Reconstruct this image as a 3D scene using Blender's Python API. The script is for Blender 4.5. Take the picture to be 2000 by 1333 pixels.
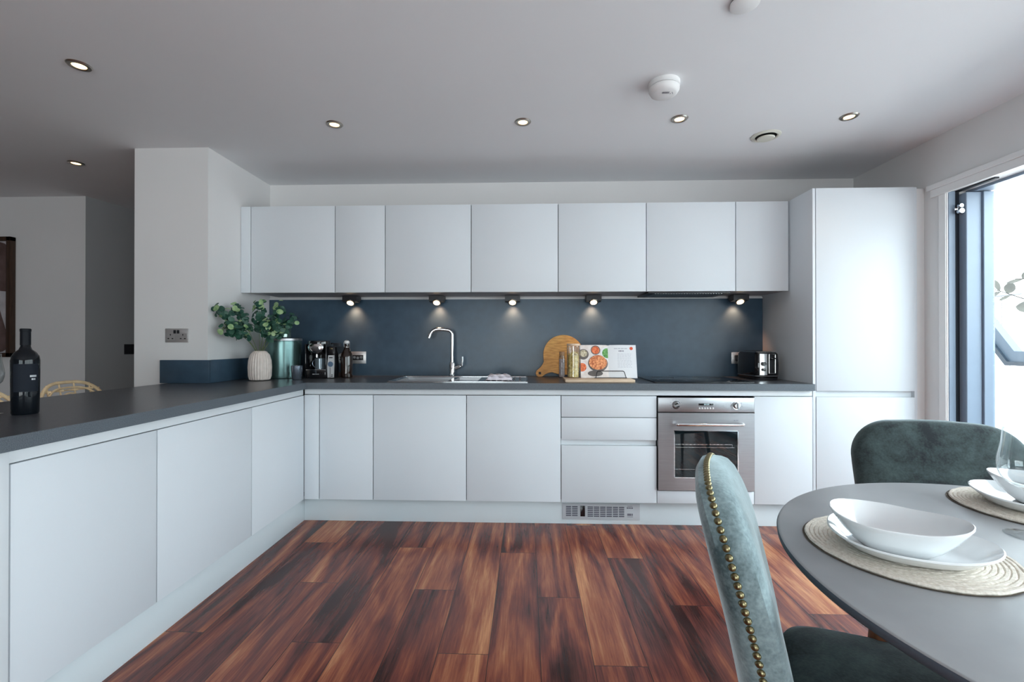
import bpy, bmesh, math, random
from mathutils import Vector, Matrix
from math import pi, sin, cos, radians
random.seed(7)
S = bpy.context.scene
C = S.collection
for o in list(bpy.data.objects): bpy.data.objects.remove(o)

# ---------------------------------------------------------------- camera
CAMY, CAMZ = -3.4532, 1.1658
cd = bpy.data.cameras.new('camera'); cam = bpy.data.objects.new('camera', cd); C.objects.link(cam)
cd.sensor_width = 36; cd.lens = 877.3*36/2000; cd.clip_start = 0.02; cd.clip_end = 300
cam.location = (0, CAMY, CAMZ); cam.rotation_euler = (pi/2+0.0036, 0, 0.033)
S.camera = cam
# ---------------------------------------------------------------- view
S.view_settings.view_transform = 'Standard'; S.view_settings.look = 'None'
S.view_settings.gamma = 1; S.view_settings.use_curve_mapping = False
S.view_settings.exposure = 0.48
# ---------------------------------------------------------------- world (bright overcast sky)
SKY = 10.0
w = bpy.data.worlds.new('overcast_sky'); S.world = w; w.use_nodes = True
nt = w.node_tree; nt.nodes.clear()
wo = nt.nodes.new('ShaderNodeOutputWorld'); bg = nt.nodes.new('ShaderNodeBackground')
tc = nt.nodes.new('ShaderNodeTexCoord'); sp = nt.nodes.new('ShaderNodeSeparateXYZ'); cr = nt.nodes.new('ShaderNodeValToRGB')
nt.links.new(tc.outputs['Generated'], sp.inputs[0]); nt.links.new(sp.outputs['Z'], cr.inputs[0])
# overcast sky: brighter towards the zenith, pale city and ground below the horizon
e_ = cr.color_ramp.elements
e_[0].position = 0.0; e_[0].color = (.50, .52, .54, 1)
e_[1].position = 0.70; e_[1].color = (.82, .92, 1.0, 1)
for p_, c_ in ((.02, (.345, .385, .41, 1)), (.12, (.40, .45, .48, 1)), (.30, (.59, .66, .715, 1))):
    x_ = e_.new(p_); x_.color = c_
nt.links.new(cr.outputs[0], bg.inputs[0]); bg.inputs[1].default_value = SKY
nt.links.new(bg.outputs[0], wo.inputs[0])
# window portals (guide the sampling of the daylight, give no light of their own)
def portal(name, loc, rot, sx, sy):
    l = bpy.data.lights.new(name, 'AREA'); l.shape = 'RECTANGLE'; l.size = sx; l.size_y = sy
    l.cycles.is_portal = True
    o = bpy.data.objects.new(name, l); C.objects.link(o); o.location = loc; o.rotation_euler = rot
portal('side_window_daylight', (2.72, -3.6, 1.05), (0, pi/2, 0), 2.1, 5.7)
portal('rear_fill_window_portal', (-.3, -7.45, 1.125), (pi/2, 0, 0), 3.0, 1.95)

# ---------------------------------------------------------------- materials
def mat(name, col, rough=0.5, metal=0.0, spec=0.5, var=0.04, vscale=6.0, bump=0.0, bscale=60.0, coat=0.0, sheen=0.0,
        emit=None, estr=0.0, trans=0.0, ior=1.45, stretch=None, col2=None, rvar=0.0):
    m = bpy.data.materials.new(name); m.use_nodes = True
    n = m.node_tree.nodes; L = m.node_tree.links
    b = n['Principled BSDF']
    t = n.new('ShaderNodeTexCoord'); mp = n.new('ShaderNodeMapping'); L.new(t.outputs['Object'], mp.inputs[0])
    if stretch: mp.inputs['Scale'].default_value = stretch
    ns = n.new('ShaderNodeTexNoise'); ns.inputs['Scale'].default_value = vscale; ns.inputs['Detail'].default_value = 4
    L.new(mp.outputs[0], ns.inputs['Vector'])
    r = n.new('ShaderNodeValToRGB'); L.new(ns.outputs['Fac'], r.inputs[0])
    a = [max(0, c*(1-var)) for c in col]; z = [min(1, c*(1+var)) for c in (col2 or col)]
    r.color_ramp.elements[0].position = .3; r.color_ramp.elements[1].position = .7
    r.color_ramp.elements[0].color = (*a, 1); r.color_ramp.elements[1].color = (*z, 1)
    L.new(r.outputs[0], b.inputs['Base Color'])
    b.inputs['Roughness'].default_value = rough; b.inputs['Metallic'].default_value = metal
    b.inputs['Specular IOR Level'].default_value = spec; b.inputs['IOR'].default_value = ior
    b.inputs['Coat Weight'].default_value = coat; b.inputs['Sheen Weight'].default_value = sheen
    b.inputs['Transmission Weight'].default_value = trans
    if rvar:
        mr = n.new('ShaderNodeMapRange'); L.new(ns.outputs['Fac'], mr.inputs[0])
        mr.inputs['To Min'].default_value = rough-rvar; mr.inputs['To Max'].default_value = rough+rvar
        L.new(mr.outputs[0], b.inputs['Roughness'])
    if bump:
        n2 = n.new('ShaderNodeTexNoise'); n2.inputs['Scale'].default_value = bscale; L.new(mp.outputs[0], n2.inputs['Vector'])
        bp = n.new('ShaderNodeBump'); bp.inputs['Strength'].default_value = bump; bp.inputs['Distance'].default_value = 0.002
        L.new(n2.outputs['Fac'], bp.inputs['Height']); L.new(bp.outputs[0], b.inputs['Normal'])
    if emit:
        b.inputs['Emission Color'].default_value = (*emit, 1); b.inputs['Emission Strength'].default_value = estr
    return m
def thin_glass(name, tint=(.97, .99, .98), refl=1.0, rough=0.0, f0=.04):
    m = bpy.data.materials.new(name); m.use_nodes = True
    n = m.node_tree.nodes; L = m.node_tree.links; n.clear()
    o = n.new('ShaderNodeOutputMaterial'); mx = n.new('ShaderNodeMixShader'); tr = n.new('ShaderNodeBsdfTransparent')
    g = n.new('ShaderNodeBsdfGlossy'); lw = n.new('ShaderNodeLayerWeight'); mr = n.new('ShaderNodeMapRange')
    tr.inputs[0].default_value = (*tint, 1); g.inputs['Roughness'].default_value = rough
    lw.inputs['Blend'].default_value = .5
    pw = n.new('ShaderNodeMath'); pw.operation = 'POWER'; pw.inputs[1].default_value = 3.5
    L.new(lw.outputs['Facing'], pw.inputs[0]); L.new(pw.outputs[0], mr.inputs[0])
    mr.inputs['To Min'].default_value = f0*refl; mr.inputs['To Max'].default_value = min(1, .9*refl)
    L.new(mr.outputs[0], mx.inputs[0]); L.new(tr.outputs[0], mx.inputs[1]); L.new(g.outputs[0], mx.inputs[2]); L.new(mx.outputs[0], o.inputs[0])
    return m
M = {}
M['wall'] = mat('white_wall_paint', (.74, .735, .735), .75, spec=.3, var=.015, vscale=2, bump=.05, bscale=180)
M['unseenwall'] = mat('unseen_wall_darkened', (.42, .42, .42), .8, var=.02)  # unseen walls, darkened to cut bounce light at the far left
M['hallwall'] = mat('hall_wall_grey', (.40, .41, .42), .75, spec=.3, var=.015, vscale=2, bump=.05, bscale=180)  # darker grey than the kitchen walls
M['ceil'] = mat('ceiling_paint', (.82, .83, .85), .85, spec=.2, var=.012, vscale=1.5, bump=.04, bscale=150)
M['lac'] = mat('white_matt_lacquer', (.695, .735, .775), .50, spec=.3, var=.01, vscale=3)
M['gap'] = mat('dark_door_gap', (.05, .05, .055), .7)
M['carc'] = mat('cabinet_carcass', (.16, .165, .18), .5, var=.02)  # darkened so the gaps between base doors read as shade
M['rail'] = mat('handle_channel', (.72, .76, .79), .33, spec=.5, var=.01)
M['under'] = mat('cabinet_underside', (.35, .36, .39), .45, var=.02)
M['plinth'] = mat('plinth_board', (.66, .72, .75), .3, spec=.5, var=.01)
M['top'] = mat('slate_laminate', (.066, .072, .084), .29, spec=.5, var=.35, vscale=320, rvar=.05)
M['edge'] = mat('slate_laminate_edge', (.105, .125, .145), .5, spec=.5, var=.4, vscale=400)
M['splash'] = mat('slate_splashback', (.042, .078, .118), .33, spec=.55, var=.12, vscale=14, bump=.02, bscale=90, rvar=.04)
M['steel'] = mat('brushed_steel', (.38, .38, .395), .34, metal=1, var=.08, vscale=8, stretch=(1, 1, 60), rvar=.05)
M['chrome'] = mat('polished_chrome', (.82, .83, .84), .08, metal=1, var=.02)
M['satin'] = mat('satin_nickel', (.45, .42, .38), .3, metal=1, var=.05)
M['dark'] = mat('dark_plastic', (.018, .018, .022), .35, spec=.5, var=.1)
M['gloss'] = mat('gloss_black', (.008, .008, .010), .08, spec=.6, var=.1, coat=.5)
M['hob'] = mat('hob_glass', (.010, .012, .015), .06, spec=.6, var=.1)
M['white'] = mat('white_plastic', (.80, .80, .80), .4, var=.01)
M['offw'] = mat('offwhite_plastic', (.70, .70, .62), .45, var=.02)
M['blackhole'] = mat('vent_void', (.01, .012, .008), .9)
M['frame'] = mat('window_frame_paint', (.22, .28, .36), .42, spec=.5, var=.03)
M['gasket'] = mat('rubber_gasket', (.008, .012, .02), .6)
M['pane'] = thin_glass('window_pane', f0=.03, refl=.6)
M['glass'] = thin_glass('clear_glass', (.95, .965, .97), 1.0, .02, .085)
M['railpaint'] = mat('railing_paint', (.060, .085, .115), .5, var=.03)
M['frost'] = mat('frosted_balustrade_glass', (.80, .86, .88), .35, trans=.55, var=.03, vscale=2)
M['deck'] = mat('balcony_slab', (.50, .50, .49), .8, bump=.3)
M['warm'] = mat('warm_lamp', (1, .8, .5), .4, emit=(1.0, .66, .30), estr=4.0)
M['warm2'] = mat('warm_lamp_hot', (1, .85, .6), .4, emit=(1.0, .74, .45), estr=4.5)
M['brass'] = mat('antique_brass', (.27, .235, .13), .30, metal=1, var=.15, vscale=300)
M['legwood'] = mat('walnut_leg', (.17, .065, .03), .4, var=.3, vscale=8, stretch=(8, 8, 1))
M['rattan'] = mat('rattan_cane', (.82, .62, .38), .5, var=.15, vscale=25)
M['ceramic'] = mat('white_porcelain', (.88, .90, .91), .10, spec=.55, var=.005, coat=.3)
M['vase'] = mat('cream_ceramic', (.70, .62, .57), .55, var=.08, vscale=30, bump=.2, bscale=120)
M['cork'] = mat('cork', (.50, .30, .17), .85, var=.25, vscale=120)
M['salt'] = mat('pink_salt', (.62, .50, .48), .7, var=.2, vscale=120, bump=.4, bscale=300)
M['pasta'] = mat('dry_pasta', (.50, .30, .04), .55, col2=(.85, .66, .22), var=.1, vscale=70, bump=.6, bscale=110)
M['page'] = mat('book_paper', (.80, .81, .84), .5, var=.01)
M['ink'] = mat('printing_ink', (.18, .18, .22), .6)
M['inkpale'] = mat('pale_printing_ink', (.52, .53, .58), .6)
M['red'] = mat('red_badge', (.72, .10, .04), .5)
M['prawn'] = mat('cooked_food', (.45, .06, .015), .4, col2=(.95, .42, .18), var=.1, vscale=90)
M['herb'] = mat('chopped_herbs', (.02, .14, .02), .6, col2=(.25, .55, .18), var=.1, vscale=110)
M['tomato'] = mat('tomato_sauce', (.60, .06, .02), .4, col2=(.92, .30, .12), vscale=90)
M['cream'] = mat('garlic_cloves', (.30, .22, .12), .5, col2=(.85, .78, .60), vscale=80)
M['bowlp'] = mat('printed_bowl', (.10, .09, .09), .5, col2=(.22, .18, .16))
M['linen'] = mat('printed_table_linen', (.75, .66, .62), .6, col2=(.85, .80, .78), vscale=30)
M['towel'] = mat('folded_towel_cotton', (.74, .70, .76), .9, var=.05, vscale=40, bump=.6, bscale=250)
M['bronze'] = mat('teal_metal_canister', (.14, .235, .23), .26, metal=.8, var=.10, vscale=5)
M['mug'] = mat('gunmetal_mug', (.26, .31, .38), .25, metal=.8, var=.05)
M['bottleg'] = mat('dark_wine_glass', (.005, .007, .010), .07, spec=.35)
M['amber'] = mat('amber_bottle_glass', (.018, .008, .005), .05, spec=.6, coat=.4)
M['foil'] = mat('matt_black_foil', (.010, .012, .016), .5, spec=.15)
M['label'] = mat('matt_black_label', (.014, .018, .026), .65, spec=.15)
M['print'] = mat('silver_print', (.62, .64, .66), .5)
M['frametimber'] = mat('dark_brown_frame', (.045, .022, .012), .4, var=.3, vscale=8, stretch=(10, 10, 1))
M['artbrown'] = mat('art_brown_paint', (.085, .05, .045), .8, col2=(.14, .09, .085), vscale=12)
M['artcream'] = mat('art_pale_paint', (.48, .46, .48), .8, var=.15, vscale=12)
M['stem'] = mat('green_stem', (.10, .14, .05), .6)
M['leafdark'] = mat('eucalyptus_leaf', (.008, .045, .036), .42, col2=(.035, .12, .075), vscale=22)
M['leafpale'] = mat('young_eucalyptus_leaf', (.10, .24, .08), .45, col2=(.42, .56, .30), vscale=22)
M['paleleaf'] = mat('grey_tree_leaf', (.085, .080, .070), .6, col2=(.12, .12, .10), vscale=15)  # grey leaf tone, slightly mottled
M['twig'] = mat('grey_twig', (.03, .024, .02), .8)
M['pot'] = mat('grey_planter', (.3, .3, .3), .7)
M['sofa'] = mat('grey_sofa_cloth', (.28, .29, .30), .9, bump=.3)
M['mastpaint'] = mat('mast_steel', (.09, .09, .10), .6)

def wood_board():
    m = mat('bamboo_board', (.50, .22, .05), .45, col2=(.74, .40, .12), vscale=6, stretch=(3, 3, 22), var=.05); return m
M['board'] = wood_board()
M['palewood'] = mat('pale_beech', (.66, .48, .33), .5, col2=(.76, .58, .43), vscale=5, stretch=(2, 20, 20), var=.04)

def braid():
    m = mat('braided_jute', (.66, .59, .50), .8, col2=(.82, .76, .68), vscale=160, var=.04, bump=.5, bscale=260); return m
M['braid'] = braid()

def velvet(name, dark, light, vs=7, sheen=.6):
    m = bpy.data.materials.new(name); m.use_nodes = True
    n = m.node_tree.nodes; L = m.node_tree.links; b = n['Principled BSDF']
    t = n.new('ShaderNodeTexCoord')
    n1 = n.new('ShaderNodeTexNoise'); n1.inputs['Scale'].default_value = vs; n1.inputs['Detail'].default_value = 5; n1.inputs['Roughness'].default_value = .62
    n1.inputs['Distortion'].default_value = .4
    n2 = n.new('ShaderNodeTexNoise'); n2.inputs['Scale'].default_value = 160; n2.inputs['Detail'].default_value = 3
    L.new(t.outputs['Object'], n1.inputs['Vector']); L.new(t.outputs['Object'], n2.inputs['Vector'])
    mx = n.new('ShaderNodeMath'); mx.operation = 'MULTIPLY_ADD'; mx.inputs[1].default_value = .25
    L.new(n2.outputs['Fac'], mx.inputs[0]); L.new(n1.outputs['Fac'], mx.inputs[2])
    r = n.new('ShaderNodeValToRGB'); L.new(mx.outputs[0], r.inputs[0])
    r.color_ramp.elements[0].position = .48; r.color_ramp.elements[0].color = (*dark, 1)
    r.color_ramp.elements[1].position = .80; r.color_ramp.elements[1].color = (*light, 1)
    L.new(r.outputs[0], b.inputs['Base Color'])
    b.inputs['Roughness'].default_value = .75; b.inputs['Specular IOR Level'].default_value = .2
    b.inputs['Sheen Weight'].default_value = sheen; b.inputs['Sheen Roughness'].default_value = .35
    b.inputs['Sheen Tint'].default_value = (.72, .85, .88, 1)
    bp = n.new('ShaderNodeBump'); bp.inputs['Strength'].default_value = .25; bp.inputs['Distance'].default_value = .002
    L.new(n2.outputs['Fac'], bp.inputs['Height']); L.new(bp.outputs[0], b.inputs['Normal'])
    return m
M['velvet'] = velvet('teal_grey_velvet', (.060, .092, .100), (.33, .43, .45), 6, 1.0)
M['velvetdark'] = velvet('dark_green_velvet', (.026, .032, .036), (.088, .128, .125), 8, .45)

def floor_mat():
    m = bpy.data.materials.new('walnut_planks'); m.use_nodes = True
    n = m.node_tree.nodes; L = m.node_tree.links; b = n['Principled BSDF']
    def math(op, a, b2=None, c=None):
        x = n.new('ShaderNodeMath'); x.operation = op
        for i, v in enumerate((a, b2, c)):
            if v is None: continue
            if isinstance(v, (int, float)): x.inputs[i].default_value = v
            else: L.new(v, x.inputs[i])
        return x.outputs[0]
    W, LN = .193, 1.245
    t = n.new('ShaderNodeTexCoord'); s = n.new('ShaderNodeSeparateXYZ'); L.new(t.outputs['Object'], s.inputs[0])
    X, Y = s.outputs['X'], s.outputs['Y']
    u = math('DIVIDE', math('SUBTRACT', X, .05), W); col = math('FLOOR', u); fu = math('SUBTRACT', u, col)
    v = math('DIVIDE', math('ADD', math('ADD', Y, 1.39), math('MULTIPLY', col, .430)), LN)
    row = math('FLOOR', v); fv = math('SUBTRACT', v, row)
    cv = n.new('ShaderNodeCombineXYZ'); L.new(col, cv.inputs[0]); L.new(row, cv.inputs[1])
    wn = n.new('ShaderNodeTexWhiteNoise'); wn.noise_dimensions = '3D'; L.new(cv.outputs[0], wn.inputs['Vector'])
    rs = n.new('ShaderNodeSeparateColor'); L.new(wn.outputs['Color'], rs.inputs[0])
    # per plank shifted coordinates
    def coords(sx, sy, k):
        c = n.new('ShaderNodeCombineXYZ')
        L.new(math('ADD', math('MULTIPLY', X, sx), math('MULTIPLY', rs.outputs[0], 37.0*k)), c.inputs[0])
        L.new(math('ADD', math('MULTIPLY', Y, sy), math('MULTIPLY', rs.outputs[1], 53.0*k)), c.inputs[1])
        L.new(math('MULTIPLY', rs.outputs[2], 11.0), c.inputs[2])
        return c.outputs[0]
    def noise(c, sc, det, ro, dist):
        x = n.new('ShaderNodeTexNoise'); x.inputs['Scale'].default_value = sc; x.inputs['Detail'].default_value = det
        x.inputs['Roughness'].default_value = ro; x.inputs['Distortion'].default_value = dist; L.new(c, x.inputs['Vector']); return x.outputs['Fac']
    broad = noise(coords(7.0, .95, 1), 1.0, 3, .5, 1.3)      # heart / sap wood figure
    streak = noise(coords(30, 1.6, 2), 1.0, 5, .6, .7)        # streaks
    fine = noise(coords(150, 7, 3), 1.0, 4, .65, .4)          # pores
    f = math('ADD', math('MULTIPLY', broad, .86), math('MULTIPLY', streak, .36))
    f = math('ADD', f, math('MULTIPLY', fine, .30))
    f = math('ADD', f, math('MULTIPLY', math('SUBTRACT', rs.outputs[2], .5), .16))
    f = math('SUBTRACT', f, .215)
    r = n.new('ShaderNodeValToRGB'); L.new(f, r.inputs[0]); e = r.color_ramp.elements
    e[0].position = .30; e[0].color = (.026, .008, .008, 1)
    e[1].position = .84; e[1].color = (.66, .30, .13, 1)
    for p, c in ((.40, (.055, .016, .013, 1)), (.49, (.125, .033, .027, 1)), (.57, (.215, .056, .034, 1)), (.66, (.33, .105, .052, 1)), (.74, (.46, .185, .088, 1))):
        x = e.new(p); x.color = c
    # joints
    ju = math('MINIMUM', fu, math('SUBTRACT', 1.0, fu)); jv = math('MINIMUM', fv, math('SUBTRACT', 1.0, fv))
    j = math('MINIMUM', math('MULTIPLY', ju, W), math('MULTIPLY', jv, LN))
    jm = n.new('ShaderNodeMapRange'); L.new(j, jm.inputs[0]); jm.inputs['From Min'].default_value = .0006; jm.inputs['From Max'].default_value = .0018
    mx = n.new('ShaderNodeMix'); mx.data_type = 'RGBA'; L.new(jm.outputs[0], mx.inputs[0])
    mx.inputs[6].default_value = (.012, .006, .005, 1); L.new(r.outputs[0], mx.inputs[7]); L.new(mx.outputs[2], b.inputs['Base Color'])
    rr = n.new('ShaderNodeMapRange'); L.new(streak, rr.inputs[0]); rr.inputs['To Min'].default_value = .18; rr.inputs['To Max'].default_value = .30
    L.new(rr.outputs[0], b.inputs['Roughness']); b.inputs['Specular IOR Level'].default_value = .45
    bp = n.new('ShaderNodeBump'); bp.inputs['Strength'].default_value = .12; bp.inputs['Distance'].default_value = .001
    L.new(math('ADD', fine, jm.outputs[0]), bp.inputs['Height']); L.new(bp.outputs[0], b.inputs['Normal'])
    return m
M['floor'] = floor_mat()
M['tabletop'] = mat('dark_grey_table_stone', (.30, .305, .315), .36, spec=.8, var=.08, vscale=9, rvar=.05)

# ---------------------------------------------------------------- mesh helpers
def box(bm, x0, x1, y0, y1, z0, z1, bev=0.0, mi=0):
    if x0 > x1: x0, x1 = x1, x0
    if y0 > y1: y0, y1 = y1, y0
    if z0 > z1: z0, z1 = z1, z0
    v = [bm.verts.new(p) for p in ((x0,y0,z0),(x1,y0,z0),(x1,y1,z0),(x0,y1,z0),(x0,y0,z1),(x1,y0,z1),(x1,y1,z1),(x0,y1,z1))]
    fs = [bm.faces.new([v[i] for i in q]) for q in ((3,2,1,0),(4,5,6,7),(0,1,5,4),(1,2,6,5),(2,3,7,6),(3,0,4,7))]
    for f in fs: f.material_index = mi
    if bev > 0:
        es = list({e for f in fs for e in f.edges})
        bmesh.ops.bevel(bm, geom=es, offset=bev, segments=2, affect='EDGES', profile=.5, clamp_overlap=True)
    return v
def lathe(bm, prof, c=(0,0,0), seg=32, axis='z', mi=0, fn=None):
    rings = []
    for r, h in prof:
        if r < 1e-6:
            p = (0, 0, h); rings.append([p])
        else:
            rings.append([(r*cos(2*pi*i/seg), r*sin(2*pi*i/seg), h) for i in range(seg)])
    def tr(p):
        if fn: p = fn(p)
        x, y, z = p
        if axis == 'y': x, y, z = x, -z, y
        elif axis == 'x': x, y, z = z, x, y
        return (x+c[0], y+c[1], z+c[2])
    vs = [[bm.verts.new(tr(p)) for p in rg] for rg in rings]
    for a, b in zip(vs, vs[1:]):
        for i in range(seg):
            j = (i+1) % seg
            if len(a) == 1 and len(b) == 1: continue
            if len(a) == 1: f = bm.faces.new((a[0], b[i], b[j]))
            elif len(b) == 1: f = bm.faces.new((a[i], a[j], b[0]))
            else: f = bm.faces.new((a[i], a[j], b[j], b[i]))
            f.material_index = mi
def cyl(bm, c, r, h, seg=24, axis='z', bev=0.0, r2=None, mi=0):
    r2 = r if r2 is None else r2
    if bev: prof = [(0,0),(r-bev,0),(r,bev),(r2,h-bev),(r2-bev,h),(0,h)]
    else: prof = [(0,0),(r,0),(r2,h),(0,h)]
    lathe(bm, prof, c, seg, axis, mi)
def tube(bm, pts, r, seg=10, closed=False, caps=True, mi=0):
    P = [Vector(p) for p in pts]; n = len(P)
    R = r if isinstance(r, (list, tuple)) else [r]*n
    T = []
    for i in range(n):
        if closed: t = P[(i+1) % n]-P[i-1]
        else: t = P[min(i+1, n-1)]-P[max(i-1, 0)]
        T.append(t.normalized())
    up = Vector((0,0,1)) if abs(T[0].z) < .9 else Vector((1,0,0))
    N = (up - T[0]*up.dot(T[0])).normalized(); rings = []
    for i in range(n):
        N = (N - T[i]*N.dot(T[i])).normalized(); B = T[i].cross(N)
        rings.append([bm.verts.new(P[i]+(N*cos(2*pi*k/seg)+B*sin(2*pi*k/seg))*R[i]) for k in range(seg)])
    rg = rings + ([rings[0]] if closed else [])
    for a, b in zip(rg, rg[1:]):
        for k in range(seg):
            f = bm.faces.new((a[k], a[(k+1) % seg], b[(k+1) % seg], b[k])); f.material_index = mi
    if caps and not closed:
        bm.faces.new(rings[0][::-1]).material_index = mi; bm.faces.new(rings[-1]).material_index = mi
def prism(bm, poly, h0, h1, plane='xy', mi=0):
    def tr(a, b, h): return {'xy': (a,b,h), 'xz': (a,h,b), 'yz': (h,a,b)}[plane]
    lo = [bm.verts.new(tr(a,b,h0)) for a,b in poly]; hi = [bm.verts.new(tr(a,b,h1)) for a,b in poly]
    n = len(poly)
    bm.faces.new(lo[::-1]).material_index = mi; bm.faces.new(hi).material_index = mi
    for i in range(n):
        bm.faces.new((lo[i], lo[(i+1)%n], hi[(i+1)%n], hi[i])).material_index = mi
def bez(p0, p1, p2, n=12):
    p0, p1, p2 = Vector(p0), Vector(p1), Vector(p2)
    return [(p0*(1-t)**2+p1*2*t*(1-t)+p2*t*t) for t in [i/n for i in range(n+1)]]
def rbend(pts, rad=.03, n=6):
    P = [Vector(p) for p in pts]; out = [P[0]]
    for i in range(1, len(P)-1):
        a = P[i]+(P[i-1]-P[i]).normalized()*rad; b = P[i]+(P[i+1]-P[i]).normalized()*rad
        out += bez(a, P[i], b, n)
    out.append(P[-1]); return out
def NB(): return bmesh.new()
def obj(name, bm, m, parent=None, label=None, smooth=True, world=False, matrix=None):
    bmesh.ops.recalc_face_normals(bm, faces=bm.faces[:])
    me = bpy.data.meshes.new(name)
    if matrix is not None: bm.transform(matrix)
    if world and parent is not None:
        off = Vector((0,0,0)); q = parent
        while q is not None: off += q.location; q = q.parent
        bm.transform(Matrix.Translation(-off))
    bm.to_mesh(me); bm.free()
    for x in (m if isinstance(m, (list, tuple)) else [m]): me.materials.append(x)
    if smooth:
        me.shade_smooth(); me.set_sharp_from_angle(angle=radians(35))
    o = bpy.data.objects.new(name, me); C.objects.link(o)
    if parent is not None: o.parent = parent
    if label: o['label'] = label
    return o
def tag(o, label, cat, group=None):
    o['label'] = label; o['category'] = cat
    if group: o['group'] = group
    return o
def thing(name, label, cat, loc=(0,0,0), rot=(0,0,0), group=None):
    o = bpy.data.objects.new(name, None); C.objects.link(o); o.location = loc; o.rotation_euler = rot
    o.empty_display_size = .05
    return tag(o, label, cat, group)
def struct(name, bm, m, parent=None, smooth=False):
    o = obj(name, bm, m, parent, smooth=smooth)
    if parent is None: o['kind'] = 'structure'
    return o
def bx(name, m, dims, parent=None, bev=0.0, world=True, label=None, **k):
    bm = NB(); box(bm, *dims, bev=bev); return obj(name, bm, m, parent, label, world=world, **k)
def quick(fn, *a, **k):
    bm = NB(); fn(bm, *a, **k); return bm
def copy_tree(o, parent=None):
    c = o.copy(); C.objects.link(c); c.parent = parent
    for ch in list(o.children): copy_tree(ch, c)
    return c

# ================================================================ SETTING
XA, XR, HC, YP = -2.011, 2.4534, 2.40, -.685
XPL = -2.489
bm = NB(); box(bm, -7.5, 2.70, -7.4, 3.0, -.10, 0); struct('floor', bm, M['floor'])
bm = NB(); box(bm, -7.5, 2.80, -7.4, 3.0, HC, HC+.15); struct('ceiling', bm, M['ceil'])
bm = NB(); box(bm, XA, XR+.25, 0, .15, 0, HC); struct('wall_back', bm, M['wall'])
bm = NB(); box(bm, XPL, XA, YP, 3.0, 0, HC); struct('wall_pillar', bm, M['wall'])
bm = NB(); box(bm, -7.5, -3.714, .205, .40, 0, HC); struct('wall_far', bm, M['wall'])
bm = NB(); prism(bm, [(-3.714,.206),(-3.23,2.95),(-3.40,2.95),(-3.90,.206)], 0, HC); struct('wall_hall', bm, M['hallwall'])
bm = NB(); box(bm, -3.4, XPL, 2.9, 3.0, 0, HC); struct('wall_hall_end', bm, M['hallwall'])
bm = NB(); box(bm, -7.5, -7.3, -7.3, .205, 0, HC); struct('wall_left', bm, M['unseenwall'])
# right wall with its opening
WY1, WY0, WZ1 = -.749, -6.4, 2.05
bm = NB()
box(bm, XR, XR+.25, WY1, 0, 0, HC); box(bm, XR, XR+.25, WY0, WY1, WZ1, HC); box(bm, XR, XR+.25, -7.3, WY0, 0, HC)
struct('wall_right', bm, M['wall'])
# front wall (behind the camera) with an opening for the added fill window
bm = NB(); box(bm, -7.5, -1.8, -7.4, -7.2, 0, HC); box(bm, 1.2, XR+.25, -7.4, -7.2, 0, HC)
box(bm, -1.8, 1.2, -7.4, -7.2, 2.1, HC); box(bm, -1.8, 1.2, -7.4, -7.2, 0, .15); struct('wall_front', bm, M['unseenwall'])
# window 1
bm = NB()
box(bm, 2.515, 2.600, -.800, WY1, 0, WZ1-.02, .004)
box(bm, 2.600, 2.660, -.812, WY1, 0, WZ1-.02, .003)
box(bm, 2.456, 2.494, -.757, WY1, 0, WZ1, .002)
box(bm, 2.515, 2.66, WY0, WY0+.06, 0, WZ1)
box(bm, 2.515, 2.66, WY0, WY1, 0, .06)
box(bm, 2.56, 2.66, WY0, WY1, WZ1-.015, WZ1)
for y in (-2.75, -4.55): box(bm, 2.52, 2.62, y-.035, y+.035, .06, WZ1-.015)
win = struct('window_1', bm, M['frame'], smooth=False)
def wpart(name, bm, m): return obj(name, bm, m, win)
bm = NB(); box(bm, 2.494, 2.515, -.757, WY1, 0, WZ1); box(bm, 2.494, 2.515, -.98, WY1, WZ1-.008, WZ1); wpart('gasket', bm, M['gasket'])
bm = NB(); box(bm, 2.648, 2.654, WY0+.05, -.814, .05, WZ1-.01); wpart('window_pane', bm, M['pane'])
bm = NB(); cyl(bm, (2.497, -.775, 1.925), .014, .02, 16, 'y'); cyl(bm, (2.497, -.775, 1.955), .011, .018, 16, 'y'); box(bm, 2.478, 2.512, -.772, -.760, 1.933, 1.946, .002)
wpart('latch', bm, M['chrome'])
# window 2: unseen behind the camera, added and sized for fill light
bm = NB()
for x in (-1.8, -.33, 1.14): box(bm, x, x+.06, -7.34, -7.26, .15, 2.1)
box(bm, -1.8, 1.2, -7.34, -7.26, .15, .21); box(bm, -1.8, 1.2, -7.34, -7.26, 2.04, 2.1)
win2 = struct('rear_fill_window', bm, M['frame'])
obj('window_pane', quick(box, -1.75, 1.15, -7.303, -7.297, .2, 2.05), M['pane'], win2)
# trims
bm = NB(); box(bm, XR-.022, XR-.0005, -6.5, -.635, 2.085, 2.117, .003); box(bm, XR-.014, XR-.0005, -6.5, -.655, 2.040, 2.085, .002); struct('trim_1', bm, M['white'])
bm = NB(); box(bm, XR-.010, XR+.004, WY1+.0, -.705, 0, 2.04, .002); box(bm, XR-.004, XR+.006, WY1-.004, -.735, 0, 2.05, .001); struct('trim_2', bm, M['white'])

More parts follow.
